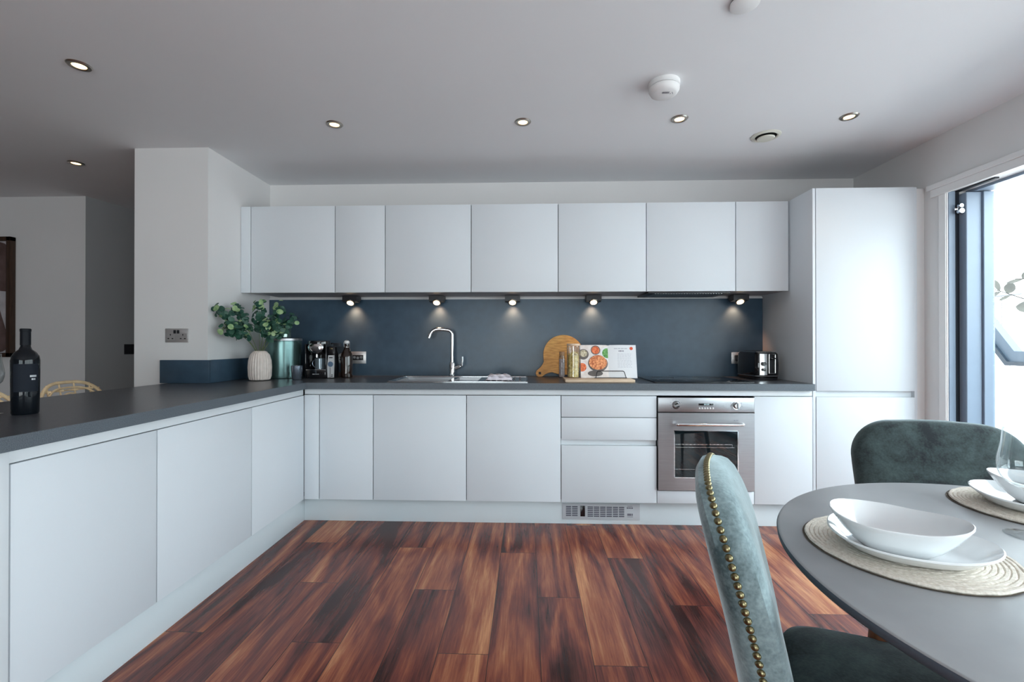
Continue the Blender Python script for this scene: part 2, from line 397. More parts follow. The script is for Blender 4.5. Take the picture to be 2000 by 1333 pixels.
# ================================================================ WALL CABINETS
ZB, ZT, YW = 1.5156, 2.1217, -.363
xs = [-1.938, -1.338, -.985, -.385, .215, .815, 1.415, 1.7665]
desc = ['white wall cabinet at the left end, beside the pillar', 'narrow white wall cabinet second from the left end',
        'white wall cabinet above the sink and tap', 'white wall cabinet right of the one above the tap',
        'white wall cabinet above the round chopping board and cookbook', 'white wall cabinet above the hob, with extractor grille beneath',
        'narrow white wall cabinet next to the tall cabinet']
for i in range(7):
    a, b = xs[i], xs[i+1]
    t = thing('wall_cabinet', desc[i], 'cabinet', ((a+b)/2, 0, ZB), group='white wall cabinets in a row')
    bm = NB(); box(bm, a+.0005, b-.0005, YW+.021, -.001, ZB+.004, ZT); obj('body', bm, M['under'] , t, world=True)
    bm = NB(); box(bm, a+.0024, b-.0024, YW, YW+.018, ZB, ZT, .0012); obj('door', bm, M['lac'], t, world=True)
    bm = NB(); box(bm, a+.001, b-.001, YW+.0185, YW+.0208, ZB+.004, ZT-.001); obj('gap_shade_strip', bm, M['gap'], t, world=True)  # dark sheet behind the door, paints the shade in the door gaps
    if i == 5:
        bm = NB(); box(bm, a+.02, b-.02, -.335, -.03, ZB-.010, ZB+.003, .002); hp = obj('extractor_hood', bm, M['dark'], t, 'dark metal extractor underside', world=True)
        bm = NB()
        for k in range(26): box(bm, a+.07+k*.018, a+.078+k*.018, -.32, -.05, ZB-.013, ZB-.0101)
        obj('grille', bm, M['steel'], hp, world=True)
t = tag(bx('filler_panel', M['lac'], (-2.009, -1.9405, YW, YW+.018, ZB, ZT), bev=.001), 'thin white filler strip between pillar and first wall cabinet', 'panel')
tag(bx('filler_panel', M['lac'], (1.7680, 1.7745, YW+.02, -.002, ZB+.002, ZT-.002)), 'narrow filler strip between last wall cabinet and tall cabinet', 'panel')

# splashback and upstands
bm = NB(); box(bm, XA+.002, 1.7735, -.012, -.0005, .911, ZB-.008)
sb = tag(obj('splashback', bm, M['splash']), 'dark slate blue splashback panel behind worktop', 'splashback')
bm = NB(); box(bm, XA+.004, 1.7735, -.016, -.0125, ZB-.016, ZB-.009); obj('edge_strip', bm, M['white'], sb, 'thin white strip along top edge')
bm = NB(); box(bm, -2.306, XA+.020, YP-.020, YP-.0005, .911, 1.056, .001); box(bm, XA+.0005, XA+.020, YP, -.013, .911, 1.056, .001)
tag(obj('upstand', bm, M['splash']), 'low slate upstand wrapping the foot of the pillar', 'upstand')

# worktop
def cells(bm, xs, ys, inside, z0, z1):
    V = {}
    def v(i, j, k):
        if (i,j,k) not in V: V[(i,j,k)] = bm.verts.new((xs[i], ys[j], (z0, z1)[k]))
        return V[(i,j,k)]
    nx, ny = len(xs)-1, len(ys)-1
    ins = lambda i, j: 0 <= i < nx and 0 <= j < ny and inside((xs[i]+xs[i+1])/2, (ys[j]+ys[j+1])/2)
    for i in range(nx):
        for j in range(ny):
            if not ins(i, j): continue
            bm.faces.new((v(i,j,1), v(i+1,j,1), v(i+1,j+1,1), v(i,j+1,1)))
            bm.faces.new((v(i,j,0), v(i,j+1,0), v(i+1,j+1,0), v(i+1,j,0)))
            for (di, dj, a, b) in ((-1,0,(i,j),(i,j+1)), (1,0,(i+1,j),(i+1,j+1)), (0,-1,(i,j),(i+1,j)), (0,1,(i,j+1),(i+1,j+1))):
                if not ins(i+di, j+dj):
                    f = bm.faces.new((v(*a,0), v(*b,0), v(*b,1), v(*a,1))); f.material_index = 1
WT0, WT1 = .868, .910
SX0, SX1, SY0, SY1 = -.905, .005, -.575, -.135     # sink cut-out
HX0, HX1, HY0, HY1 = .815, 1.440, -.560, -.075
PXW = -1.410; WTY = -.628; PEND = -2.33
bm = NB()
def inside(x, y):
    if SX0+.01 < x < SX1-.01 and SY0+.01 < y < SY1-.01: return False
    if x > XA+.001 and y > WTY: return x < 1.7735
    return y < YP and x < PXW
cells(bm, [-2.262, XA+.001, PXW, SX0+.012, SX1-.012, 1.7735], [PEND, WTY, YP-.0005, SY0+.012, SY1-.012, -.0125] if False else sorted([PEND, YP-.0005, WTY, SY0+.012, SY1-.012, -.0125]), 
      lambda x, y: (not (SX0+.012 < x < SX1-.012 and SY0+.012 < y < SY1-.012)) and ((x > XA+.001 and y > WTY) or (y < YP and x < PXW) or (XA+.001 < x < PXW and y < WTY)), WT0, WT1)
tag(obj('worktop', bm, [M['top'], M['edge']], smooth=False), 'dark slate grey L-shaped worktop with speckled edge', 'worktop')

# ================================================================ BASE CABINETS
YB, YPL2, DB, DT = -.6045, -.547, .158, .829
base = [(-1.334, -.984, 'narrow white base cabinet in the inner corner'), (-.984, -.384, 'white base cabinet below the left half of the sink'),
        (-.384, .216, 'white base cabinet between sink cabinet and drawers'), (1.416, 1.7735, 'narrow white base cabinet between oven and tall cabinet')]
for a, b, d in base:
    t = thing('base_cabinet', d, 'cabinet', ((a+b)/2, -.3, 0), group='white base cabinets')
    if b-a > .5 and a < 0: bb = (.70)
    else: bb = WT0-.002
    obj('body', quick(box, a+.0005, b-.0005, YB+.021, -.02, .159, bb if a < -.4 or a > 1 else .70), M['carc'], t, world=True)
    obj('door', quick(box, a+.0024, b-.0024, YB, YB+.019, DB, DT, .0012), M['lac'], t, world=True)
# drawers
a, b = .216, .816
t = thing('drawer_cabinet', 'white three-drawer base cabinet left of the oven', 'cabinet', ((a+b)/2, -.3, 0))
obj('body', quick(box, a+.0005, b-.0005, YB+.045, -.02, .159, WT0-.002), M['carc'], t, world=True)
for z0, z1 in ((.696, DT), (.552, .692), (DB, .515)):
    obj('drawer', quick(box, a+.0024, b-.0024, YB, YB+.019, z0, z1, .0012), M['lac'], t, world=True)
obj('handle_channel', quick(box, a+.001, b-.001, YB+.022, YB+.044, .515, .552), M['rail'], t, world=True)
# corner filler
tag(bx('filler_panel', M['lac'], (-1.4325, -1.3365, YB, YB+.019, DB, DT), bev=.001), 'white filler panel in inner corner between both cabinet runs', 'panel')
# handle channel on main run (L profile)
bm = NB(); box(bm, -1.432, 1.7735, YB+.004, YB+.020, .833, WT0-.001, .001)
tag(obj('handle_channel', bm, M['rail']), 'pale handle channel under the worktop along the back run', 'channel')
# peninsula cabinets
XL = -1.433
pen = [(-1.1557, -.606, 'white peninsula cabinet nearest the inner corner'), (-1.7557, -1.1557, 'white peninsula cabinet in the middle of its three'), (-2.253, -1.7557, 'white peninsula cabinet nearest the camera')]
for y0, y1, d in pen:
    t = thing('base_cabinet', d, 'cabinet', (-1.72, (y0+y1)/2, 0), group='white peninsula cabinets')
    obj('body', quick(box, -1.98, XL-.021, y0+.0005, y1-.0005, .159, WT0-.002), M['carc'], t, world=True)
    obj('door', quick(box, XL-.019, XL, y0+.0024, y1-.0024, DB, DT-.003, .0012), M['lac'], t, world=True)
tag(bx('end_panel', M['rail'], (-2.0, XL+.002, -2.300, -2.256, 0, WT0-.001), bev=.001), 'white end panel closing the peninsula nearest the camera', 'panel')
tag(bx('back_panel', M['lac'], (-2.0, -1.982, -2.254, -.69, 0, WT0-.002)), 'white back panel of the peninsula under the bar overhang', 'panel')
bm = NB(); box(bm, XL-.020, XL-.005, -2.254, -.606, .829, WT0-.001, .001)
tag(obj('handle_channel', bm, M['rail']), 'pale handle channel under the worktop along the peninsula', 'channel')
# plinths
tag(bx('plinth', M['plinth'], (-1.4586, 1.7735, YPL2, YPL2+.016, 0, .155), bev=.0008), 'pale plinth board under the back run of cabinets', 'plinth')
tag(bx('plinth', M['plinth'], (-1.4746, -1.4590, -2.254, YPL2+.016, 0, .155), bev=.0008), 'pale plinth board under the peninsula cabinets', 'plinth')

# tall cabinet
t = thing('tall_cabinet', 'tall white larder cabinet beside the window', 'cabinet', (2.09, -.3, 0))
obj('side_panel', quick(box, 1.7745, 1.7915, YB+.001, -.001, 0, 2.126, .001), M['lac'], t, world=True)
obj('side_panel', quick(box, 2.388, 2.4050, YB+.001, -.001, 0, 2.126, .001), M['lac'], t, world=True)
obj('body', quick(box, 1.792, 2.3875, YB+.045, -.002, .159, 2.118), M['carc'], t, world=True)
obj('door', quick(box, 1.794, 2.386, YB-.002, YB+.018, .866, 2.126, .0012), M['lac'], t, 'tall upper door', world=True)
obj('door', quick(box, 1.794, 2.386, YB-.002, YB+.018, DB, .828, .0012), M['lac'], t, 'lower door', world=True)
obj('handle_channel', quick(box, 1.793, 2.387, YB+.022, YB+.044, .828, .866), M['rail'], t, world=True)
obj('plinth', quick(box, 1.793, 2.387, YPL2, YPL2+.016, 0, .155), M['plinth'], t, world=True)
tag(bx('filler_panel', M['wall'], (2.4065, XR-.0005, -.60, -.58, 0, 2.118), bev=.001), 'white filler strip between tall cabinet and window wall', 'panel')

# ================================================================ OVEN
t = thing('oven', 'stainless steel built-in single oven with glass door', 'oven', (1.116, -.3, 0))
obj('body', quick(box, .822, 1.410, -.592, -.05, .245, .818), M['dark'], t, world=True)
cp = obj('control_panel', quick(box, .820, 1.412, -.617, -.5925, .733, .822, .002), M['steel'], t, world=True)
OY = -.617
for kx, kz, a in ((.930, .777, .4), (1.300, .775, 1.57)):
    bm = NB(); cyl(bm, (kx, OY-.0005, kz), .025, .004, 28, 'y'); cyl(bm, (kx, OY-.004, kz), .0205, .018, 28, 'y', .003, .018)
    k = obj('knob', bm, M['chrome'], cp, 'silver rotary knob', world=True)
    bm = NB(); ca, sa = cos(a), sin(a)
    prism(bm, [(kx+ca*u-sa*v, kz+sa*u+ca*v) for u, v in ((-.018,-.004),(.018,-.004),(.018,.004),(-.018,.004))], OY-.030, OY-.021, 'xz')
    obj('grip', bm, M['steel'], k, world=True)
for kx, kz in ((.930, .777), (1.300, .775)):
    bm = NB()
    for i in range(9):
        an = radians(-40+i*32.5)
        if abs(cos(an)) < .12 and sin(an) < 0: continue
        x, z = kx+.036*cos(an), kz+.036*sin(an)
        box(bm, x-.0018, x+.0018, OY-.0006, OY+.0002, z-.0018, z+.0018)
    obj('dial_marking', bm, M['ink'], cp, world=True)
bm = NB(); box(bm, 1.068, 1.160, OY-.002, OY, .774, .787, .003); d_ = obj('display', bm, M['gloss'], cp, world=True)
bm = NB()
for i, x in enumerate((1.102, 1.110, 1.120, 1.128)):
    box(bm, x, x+.005, OY-.0027, OY-.002, .777, .784)
obj('clock_digits', bm, mat('display_digits', (.3, .4, .42), .5, emit=(.5, .8, .9), estr=.25), d_, world=True)
for i in range(6):
    cx = 1.074+i*.0165
    obj('button', quick(cyl, (cx, OY-.0005, .757), .0055, .005, 14, 'y', .001), M['white'], cp, 'small white round button', world=True)
# door as a frame round the glass
gx0, gx1, gz0, gz1 = .918, 1.312, .322, .618
bm = NB(); dx0, dx1, dz0, dz1 = .820, 1.412, .243, .727
for q in ((dx0, gx0, dz0, dz1), (gx1, dx1, dz0, dz1), (gx0, gx1, dz0, gz0), (gx0, gx1, gz1, dz1)):
    box(bm, q[0], q[1], -.617, -.5925, q[2], q[3])
od = obj('door', bm, M['steel'], t, world=True, smooth=False)
bm = NB()
for q in ((gx0, gx0+.004, gz0, gz1), (gx1-.004, gx1, gz0, gz1), (gx0, gx1, gz0, gz0+.004), (gx0, gx1, gz1-.004, gz1)):
    box(bm, q[0], q[1], -.6185, -.612, q[2], q[3])
obj('glass_trim', bm, M['chrome'], od, world=True)
obj('door_glass', quick(box, gx0+.001, gx1-.001, -.612, -.607, gz0+.001, gz1-.001), mat('oven_glass', (.006, .012, .015), .03, spec=.5, var=.05), od, 'dark reflective glass', world=True)
bm = NB()
tube(bm, [(gx0+.01, -.6135, .530), (gx1-.035, -.6135, .530)], .0012, 6); tube(bm, [(gx0+.01, -.6135, .512), (gx1-.02, -.6135, .512)], .0010, 6)
for i in range(14): x = gx0+.03+i*.024; box(bm, x, x+.003, -.6142, -.613, .528, .533)
tube(bm, [(gx1-.035, -.6135, .530), (gx1-.035, -.6135, .514)], .001, 6); tube(bm, [(gx0+.01, -.6135, .375), (gx1-.02, -.6135, .375)], .001, 6)
obj('rack', bm, M['chrome'], od, world=True)
bm = NB(); tube(bm, rbend([(.925, -.617, .660), (.925, -.650, .660), (1.333, -.650, .660), (1.333, -.617, .660)], .012), .0095, 12)
obj('handle', bm, M['chrome'], od, 'chrome bar handle', world=True)
bm = NB()
for i, w_ in enumerate((.005, .002, .005, .005)): box(bm, 1.286+i*.007, 1.286+i*.007+w_, -.6177, -.617, .680, .685)
obj('badge', bm, M['ink'], od, world=True)
tag(bx('filler_panel', M['lac'], (.8180, 1.4140, YB, YB+.018, DB, .236), bev=.001), 'white filler panel directly below the oven door', 'panel')

# plinth heater
t = thing('plinth_heater', 'grey plinth heater grille set in the plinth', 'heater', (.475, YPL2-.003, .03))
px0, px1, pz0, pz1 = .229, .722, .030, .132; py = YPL2
obj('faceplate', quick(box, px0, px1, py-.005, py-.0005, pz0, pz1, .001), mat('grey_heater_plate', (.50, .52, .55), .5), t, world=True)
def hx(p): return px0+(p-385)/(1605-385)*(px1-px0)
def hz(p): return pz1-(p-262)/(545-262)*(pz1-pz0)
GV = mat('grille_shadow', (.06, .06, .09), .7)
def grille(cols, rows, name):
    for a, b in cols:
        bm = NB()
        for zt in rows: box(bm, hx(a), hx(b), py-.0062, py-.0052, hz(zt+16), hz(zt))
        obj(name, bm, GV, t, world=True)
grille([(440, 522), (536, 625)], [310, 340, 372, 404, 436, 468], 'grille')
grille([(782, 868), (880, 966), (980, 1066), (1080, 1166), (1180, 1262), (1276, 1360)], [315, 347, 380, 412, 444, 476], 'grille')
obj('rocker_switch', quick(box, hx(668), hx(742), py-.008, py-.0055, hz(490), hz(300), .001), M['gloss'], t, world=True)
bm = NB()
for a, b, c_, d_ in ((1398,1428,345,322),(1434,1462,345,322),(1468,1496,345,322),(1408,1490,308,300),(1408,1470,470,432),(1478,1495,470,432),(1408,1496,492,486)):
    box(bm, hx(a), hx(b), py-.0058, py-.0052, hz(c_), hz(d_))
obj('marking', bm, M['ink'], t, world=True)

# ================================================================ SINK, TAP, HOB
t = thing('sink', 'stainless steel inset sink with two bowls and drainer', 'sink', (-.45, -.35, .91))
SZ = .9105
bm = NB()
b1 = (-.865, -.52, -.545, -.205); b2 = (-.49, -.325, -.500, -.205); b3 = (-.295, -.02, -.535, -.185)
# rim with openings for the bowls
X_ = [SX0, b1[0], b1[1], b2[0], b2[1], SX1]; Y_ = sorted([SY0, b1[2], b2[2], -.205, SY1])
def in_sink(x, y):
    for b_ in (b1, b2):
        if b_[0] < x < b_[1] and b_[2] < y < -.205: return False
    return True
cells(bm, X_, Y_, in_sink, SZ, SZ+.003)
box(bm, SX0, SX1, SY0, SY0+.010, SZ+.003, SZ+.0065, .001); box(bm, SX0, SX1, SY1-.010, SY1, SZ+.003, SZ+.0065, .001)
box(bm, SX0, SX0+.010, SY0, SY1, SZ+.003, SZ+.0065, .001); box(bm, SX1-.010, SX1, SY0, SY1, SZ+.003, SZ+.0065, .001)
obj('rim', bm, M['chrome'], t, world=True)
for b_, dp in ((b1, .16), (b2, .09)):
    bm = NB(); x0, x1, y0, y1 = b_; zb = SZ-dp
    def rp(x0, x1, y0, y1, z, i=0): return [bm.verts.new((x, y, z)) for x, y in ((x0+i,y0+i),(x1-i,y0+i),(x1-i,y1-i),(x0+i,y1-i))]
    A = rp(x0, x1, y0, y1, SZ+.002); B = rp(x0, x1, y0, y1, zb+.03, .006); D = rp(x0, x1, y0, y1, zb, .035)
    for P_, Q_ in ((A, B), (B, D)):
        for k in range(4): bm.faces.new((P_[k], P_[(k+1)%4], Q_[(k+1)%4], Q_[k]))
    bm.faces.new(D)
    bo = obj('bowl', bm, M['steel'], t, world=True)
    obj('drain', quick(lathe, [(0, .001), (.03, .001), (.04, .003), (.04, 0)], ((x0+x1)/2, (y0+y1)/2, zb), 24), M['chrome'], bo, world=True)
bm = NB()
for i in range(7): x = -.28+i*.038; box(bm, x, x+.010, -.52, -.20, SZ+.003, SZ+.007, .002)
obj('drainer_rib', bm, M['steel'], t, world=True)

t = thing('kitchen_tap', 'chrome single-lever kitchen tap with swan spout', 'tap', (-.560, -.100, .911))
bm = NB(); lathe(bm, [(0,0),(.028,0),(.028,.006),(.022,.010),(.022,.100),(.0185,.108),(0,.108)], seg=28); obj('base', bm, M['chrome'], t)
bm = NB()
tube(bm, rbend([(0, 0, .10), (0, 0, .345), (-.085, -.012, .357), (-.142, -.020, .352), (-.168, -.024, .300)], .035, 8), .0135, 14)
sp_ = obj('spout', bm, M['chrome'], t)
bm = NB(); tube(bm, [(-.160, -.023, .316), (-.170, -.025, .288)], .0155, 14); obj('aerator', bm, M['chrome'], sp_)
bm = NB(); tube(bm, [(.015, 0, .062), (.062, -.002, .078)], .015, 14); tube(bm, rbend([(.060, -.002, .076), (.077, -.003, .082), (.079, -.003, .150)], .008), .006, 10)
obj('lever', bm, M['chrome'], t)

hob = thing('hob', 'black glass ceramic hob set in worktop', 'hob', (1.127, -.32, .91))
obj('glass_top', quick(box, HX0, HX1, HY0, HY1, .9105, .9155, .0015), M['hob'], hob, world=True)
for cx, cy, r in ((.97, -.42, .09), (.97, -.20, .075), (1.28, -.20, .09), (1.28, -.42, .075)):
    bm = NB(); lathe(bm, [(r, 0), (r+.002, .0003), (r+.004, 0)], (cx, cy, .9156), 48); obj('cooking_zone', bm, mat('zone_ring', (.06, .06, .07), .4), hob, world=True)

# dish cloth on the drainer
bm = NB()
random.seed(3)
def cloth_slab(bm, x0, x1, y0, y1, z0, z1, nx=14, ny=8, amp=.004, ph=0):
    top = [[None]*(ny+1) for _ in range(nx+1)]; bot = [[None]*(ny+1) for _ in range(nx+1)]
    for i in range(nx+1):
        for j in range(ny+1):
            u, v = i/nx, j/ny; e = min(u, 1-u, v, 1-v); ro = min(1, e/.12)**.5
            x = x0+(x1-x0)*u+.003*sin(v*9+ph); y = y0+(y1-y0)*v+.003*sin(u*8+ph)
            zz = z0+.001+(z1-z0)*ro*(.85+.15*sin(u*7+ph)*cos(v*5+ph))+amp*sin(u*19+v*6+ph)*ro
            top[i][j] = bm.verts.new((x, y, zz)); bot[i][j] = bm.verts.new((x, y, z0))
    for i in range(nx):
        for j in range(ny):
            bm.faces.new((top[i][j], top[i+1][j], top[i+1][j+1], top[i][j+1])); bm.faces.new((bot[i][j], bot[i][j+1], bot[i+1][j+1], bot[i+1][j]))
    for i in range(nx):
        bm.faces.new((bot[i][0], bot[i+1][0], top[i+1][0], top[i][0])); bm.faces.new((top[i][ny], top[i+1][ny], bot[i+1][ny], bot[i][ny]))
    for j in range(ny):
        bm.faces.new((top[0][j], top[0][j+1], bot[0][j+1], bot[0][j])); bm.faces.new((bot[nx][j], bot[nx][j+1], top[nx][j+1], top[nx][j]))
cloth_slab(bm, -.272, -.100, -.49, -.36, .918, .941)
cloth_slab(bm, -.262, -.112, -.48, -.37, .940, .952, ph=1.3)
tag(obj('dish_cloth', bm, M['towel']), 'pale folded dish cloth lying on the sink drainer', 'cloth')

# ================================================================ UNDER-CABINET LIGHTS
pos = [-1.323, -.672, -.106, .492, 1.555]
ul = ['under-cabinet spotlight at the left, above the coffee machine bottle', 'under-cabinet spotlight above the tap', 'under-cabinet spotlight right of the one above the tap', 'under-cabinet spotlight above the open cookbook', 'under-cabinet spotlight above the toaster']
for x, d in zip(pos, ul):
    t = thing('cabinet_spotlight', 'small black lit '+d, 'light', (x, -.10, ZB-.001), group='spotlights under the wall cabinets')
    bm = NB(); prism(bm, [(-.045, 0), (.045, 0), (.045, -.022), (.010, -.048), (-.045, -.040)], -.055, .055, 'yz')
    obj('housing', bm, M['dark'], t)
    # lamp face: tilted disc on the sloping front
    a = math.atan2(.008, .055)
    n_ = Vector((0, -sin(.62), -cos(.62)))
    ctr = Vector((0, -.022, -.0445))
    rot = n_.to_track_quat('Z', 'Y').to_matrix().to_4x4()
    bm = NB(); cyl(bm, (0,0,0), .034, .010, 28, bev=.002); rg = obj('rim', bm, M['satin'], t, matrix=Matrix.Translation(ctr)@rot)
    bm = NB(); cyl(bm, (0,0,.0100), .024, .002, 24); obj('lamp', bm, M['warm2'], rg, 'glowing warm lens', matrix=Matrix.Translation(ctr)@rot)
    l = bpy.data.lights.new('cabinet_spot_glow', 'SPOT'); l.energy = 3.8; l.color = (1, .48, .25); l.spot_size = radians(100); l.spot_blend = 1; l.shadow_soft_size = .018
    o = bpy.data.objects.new('cabinet_spot_glow', l); C.objects.link(o); o.location = (x, -.062, ZB-.058); o.rotation_euler = (radians(18), 0, 0)

# ================================================================ CEILING FITTINGS
dl = [(-1.989, -1.525, 'nearest the camera on the left'), (-1.085, -.956, 'leftmost of the four in a row over the kitchen'), (-.022, -.948, 'second from the left in the kitchen row'),
      (.840, -.955, 'third from left, beside the smoke alarm'), (1.756, -.950, 'nearest the window'), (-3.093, -.475, 'over the hallway beyond the peninsula')]
for x, y, d in dl:
    t = thing('downlight', 'round recessed warm ceiling downlight '+d, 'downlight', (x, y, HC), group='recessed ceiling downlights')
    bm = NB(); lathe(bm, [(.026, -.0005), (.026, -.004), (.030, -.007), (.041, -.006), (.046, -.0005)], seg=36); obj('bezel', bm, M['satin'], t)
    bm = NB(); lathe(bm, [(0, -.0025), (.026, -.0025), (.026, -.0005), (0, -.0005)], seg=28); obj('lamp', bm, M['warm'], t, 'glowing warm lamp')
    l = bpy.data.lights.new('downlight_glow', 'SPOT'); l.energy = 2.5; l.color = (1, .76, .5); l.spot_size = radians(100); l.spot_blend = .8; l.shadow_soft_size = .03
    o = bpy.data.objects.new('downlight_glow', l); C.objects.link(o); o.location = (x, y, HC-.012)
t = thing('smoke_alarm', 'white smoke alarm on the ceiling', 'smoke alarm', (.652, -1.300, HC))
bm = NB(); lathe(bm, [(0, 0), (.072, 0), (.072, -.018), (.068, -.021), (0, -.021)], seg=48); obj('base', bm, M['white'], t)
bm = NB(); lathe(bm, [(0, -.0212), (.064, -.0212), (.070, -.026), (.070, -.036), (.062, -.050), (.052, -.056), (0, -.058)], seg=48); cv_ = obj('cover', bm, M['white'], t)
bm = NB()
for i in range(6): box(bm, -.014+i*.0055, -.0115+i*.0055, -.030, -.016, -.0592, -.0578)
box(bm, .022, .026, -.016, -.012, -.0585, -.0572); box(bm, .030, .033, -.026, -.022, -.0585, -.0572); box(bm, .034, .037, -.016, -.013, -.0585, -.0572)
obj('sounder_slot', bm, M['ink'], cv_)
t = thing('ceiling_sensor', 'flat white disc on the ceiling near the top edge', 'sensor', (.788, -1.806, HC))
bm = NB(); lathe(bm, [(0, 0), (.047, 0), (.047, -.006), (0, -.006)], seg=40); obj('base', bm, M['dark'], t)
bm = NB(); lathe(bm, [(0, -.0062), (.050, -.0062), (.050, -.011), (.046, -.013), (0, -.013)], seg=40); obj('cover', bm, M['white'], t)
t = thing('ceiling_vent', 'round cream extract vent in the ceiling', 'vent', (1.425, -.730, HC))
bm = NB(); lathe(bm, [(.058, -.001), (.058, -.006), (.066, -.010), (.080, -.004), (.082, -.0005)], seg=44); obj('ring', bm, M['offw'], t)
bm = NB(); lathe(bm, [(0, -.0008), (.058, -.0008), (.058, -.0015), (0, -.0015)], seg=36); obj('opening', bm, M['blackhole'], t)
bm = NB(); lathe(bm, [(0, -.0016), (.012, -.0016), (.012, -.010), (.040, -.011), (.048, -.014), (.044, -.020), (0, -.021)], seg=36); obj('disc', bm, M['offw'], t)

# ================================================================ SOCKETS
def socket_plate(t, w_, h_, m=None):
    return obj('faceplate', quick(box, -w_/2, w_/2, -.006, -.0005, -h_/2, h_/2, .002), m or M['chrome'], t)
def pins(bm, cx, cz, s=1.0):
    y0, y1 = -.0068, -.0058
    box(bm, cx-.0022*s, cx+.0022*s, y0, y1, cz+.006*s, cz+.015*s)
    box(bm, cx-.0150*s, cx-.0065*s, y0, y1, cz-.011*s, cz-.006*s); box(bm, cx+.0065*s, cx+.0150*s, y0, y1, cz-.011*s, cz-.006*s)
t = thing('power_socket', 'chrome double power socket on the white pillar', 'socket', (-2.208, YP, 1.211))
SB = mat('brushed_socket', (.62, .61, .61), .38, metal=.75, var=.1, vscale=10, stretch=(1,1,40))
fp = socket_plate(t, .150, .088, SB)
for cx in (-.040, .040):
    bm = NB(); box(bm, cx-.026, cx+.026, -.0066, -.0062, -.030, .012); pl = obj('socket_insert', bm, SB, t)
    bm = NB(); pins(bm, cx, -.009, 1.25); obj('pin_hole', bm, M['dark'], pl)
for cx in (-.011, .011): obj('switch', quick(box, cx-.0075, cx+.0075, -.010, -.0062, .012, .034, .001), M['dark'], t)
t = thing('power_socket', 'steel socket plate with small modules right of the black bottle', 'socket', (-1.316, -.012, 1.050))
socket_plate(t, .146, .094, SB)
bm = NB(); box(bm, -.055, .052, -.0085, -.0062, -.020, .020, .001); md = obj('module', bm, M['dark'], t)
for i in range(4):
    bm = NB(); lathe(bm, [(0,0),(.010,0),(.010,.002),(0,.002)], (-.042+i*.026, -.0088, .002 if i % 2 else -.003), 16, 'y'); obj('outlet', bm, M['steel'], md)
t = thing('power_socket', 'chrome socket behind the black toaster', 'socket', (1.600, -.012, 1.050))
socket_plate(t, .120, .086, SB)
bm = NB(); box(bm, -.040, -.006, -.0066, -.0062, -.026, .018); pns = obj('socket_insert', bm, SB, t); bm = NB(); pins(bm, -.023, -.004, 1.0); obj('pin_hole', bm, M['dark'], pns)
bm = NB(); box(bm, -.040, .000, -.045, -.0068, -.022, .022, .006)
tube(bm, [Vector(p) for p in bez((-.02, -.042, -.016), (-.02, -.05, -.13), (.03, -.060, -.128), 12)], .003, 8)
for v_ in bm.verts: v_.co += Vector((1.600, -.012, 1.050))
tag(obj('plug', bm, M['dark']), 'black toaster plug and lead in the rear socket', 'plug')
# light switch in hall
dirn = Vector((.484, 2.744, 0)).normalized()
pt = Vector((-3.714, .206, 0))+dirn*.372
t = thing('light_switch', 'black light switch on the dark hallway wall', 'switch', (pt.x, pt.y, 1.105), (0, 0, math.atan2(dirn.y, dirn.x)))
bm = NB(); box(bm, -.062, .062, -.008, -.0005, -.046, .046, .002); obj('faceplate', bm, M['dark'], t)
for cx in (-.015, .015): obj('rocker', quick(box, cx-.009, cx+.009, -.011, -.0082, -.016, .016, .001), M['dark'], t)

# ================================================================ PAINTING
t = thing('framed_painting', 'dark brown framed abstract painting on the far wall', 'painting', (-4.72, .204, 1.55))
bm = NB(); W2, H2 = .40, .505
for q in ((-W2, -W2+.035, -H2, H2), (W2-.035, W2, -H2, H2), (-W2, W2, -H2, -H2+.035), (-W2, W2, H2-.035, H2)): box(bm, q[0], q[1], -.045, -.001, q[2], q[3], .002)
obj('frame', bm, M['frametimber'], t)
cvs = obj('canvas', quick(box, -W2+.030, W2-.030, -.022, -.004, -H2+.030, H2-.030), M['artcream'], t)
bm = NB()
def blob(pts, y): 
    n = len(pts); out = []
    for i in range(n):
        p0, p1, p2, p3 = [Vector(pts[(i+k) % n]) for k in (-1, 0, 1, 2)]
        for s_ in range(6):
            q = s_/6; out.append(tuple(.5*((2*p1)+(-p0+p2)*q+(2*p0-5*p1+4*p2-p3)*q*q+(-p0+3*p1-3*p2+p3)*q**3)))
    prism(bm, out, y-.0008, y, 'xz')
blob([(-.30, .44), (.33, .45), (.345, .10), (.30, .05), (-.02, .12), (-.28, .02)], -.0225)
blob([(-.25, -.05), (.20, -.02), (.30, -.15), (.345, -.44), (.05, -.45), (-.10, -.30), (-.34, -.20)], -.0225)
obj('painted_shape', bm, M['artbrown'], cvs)

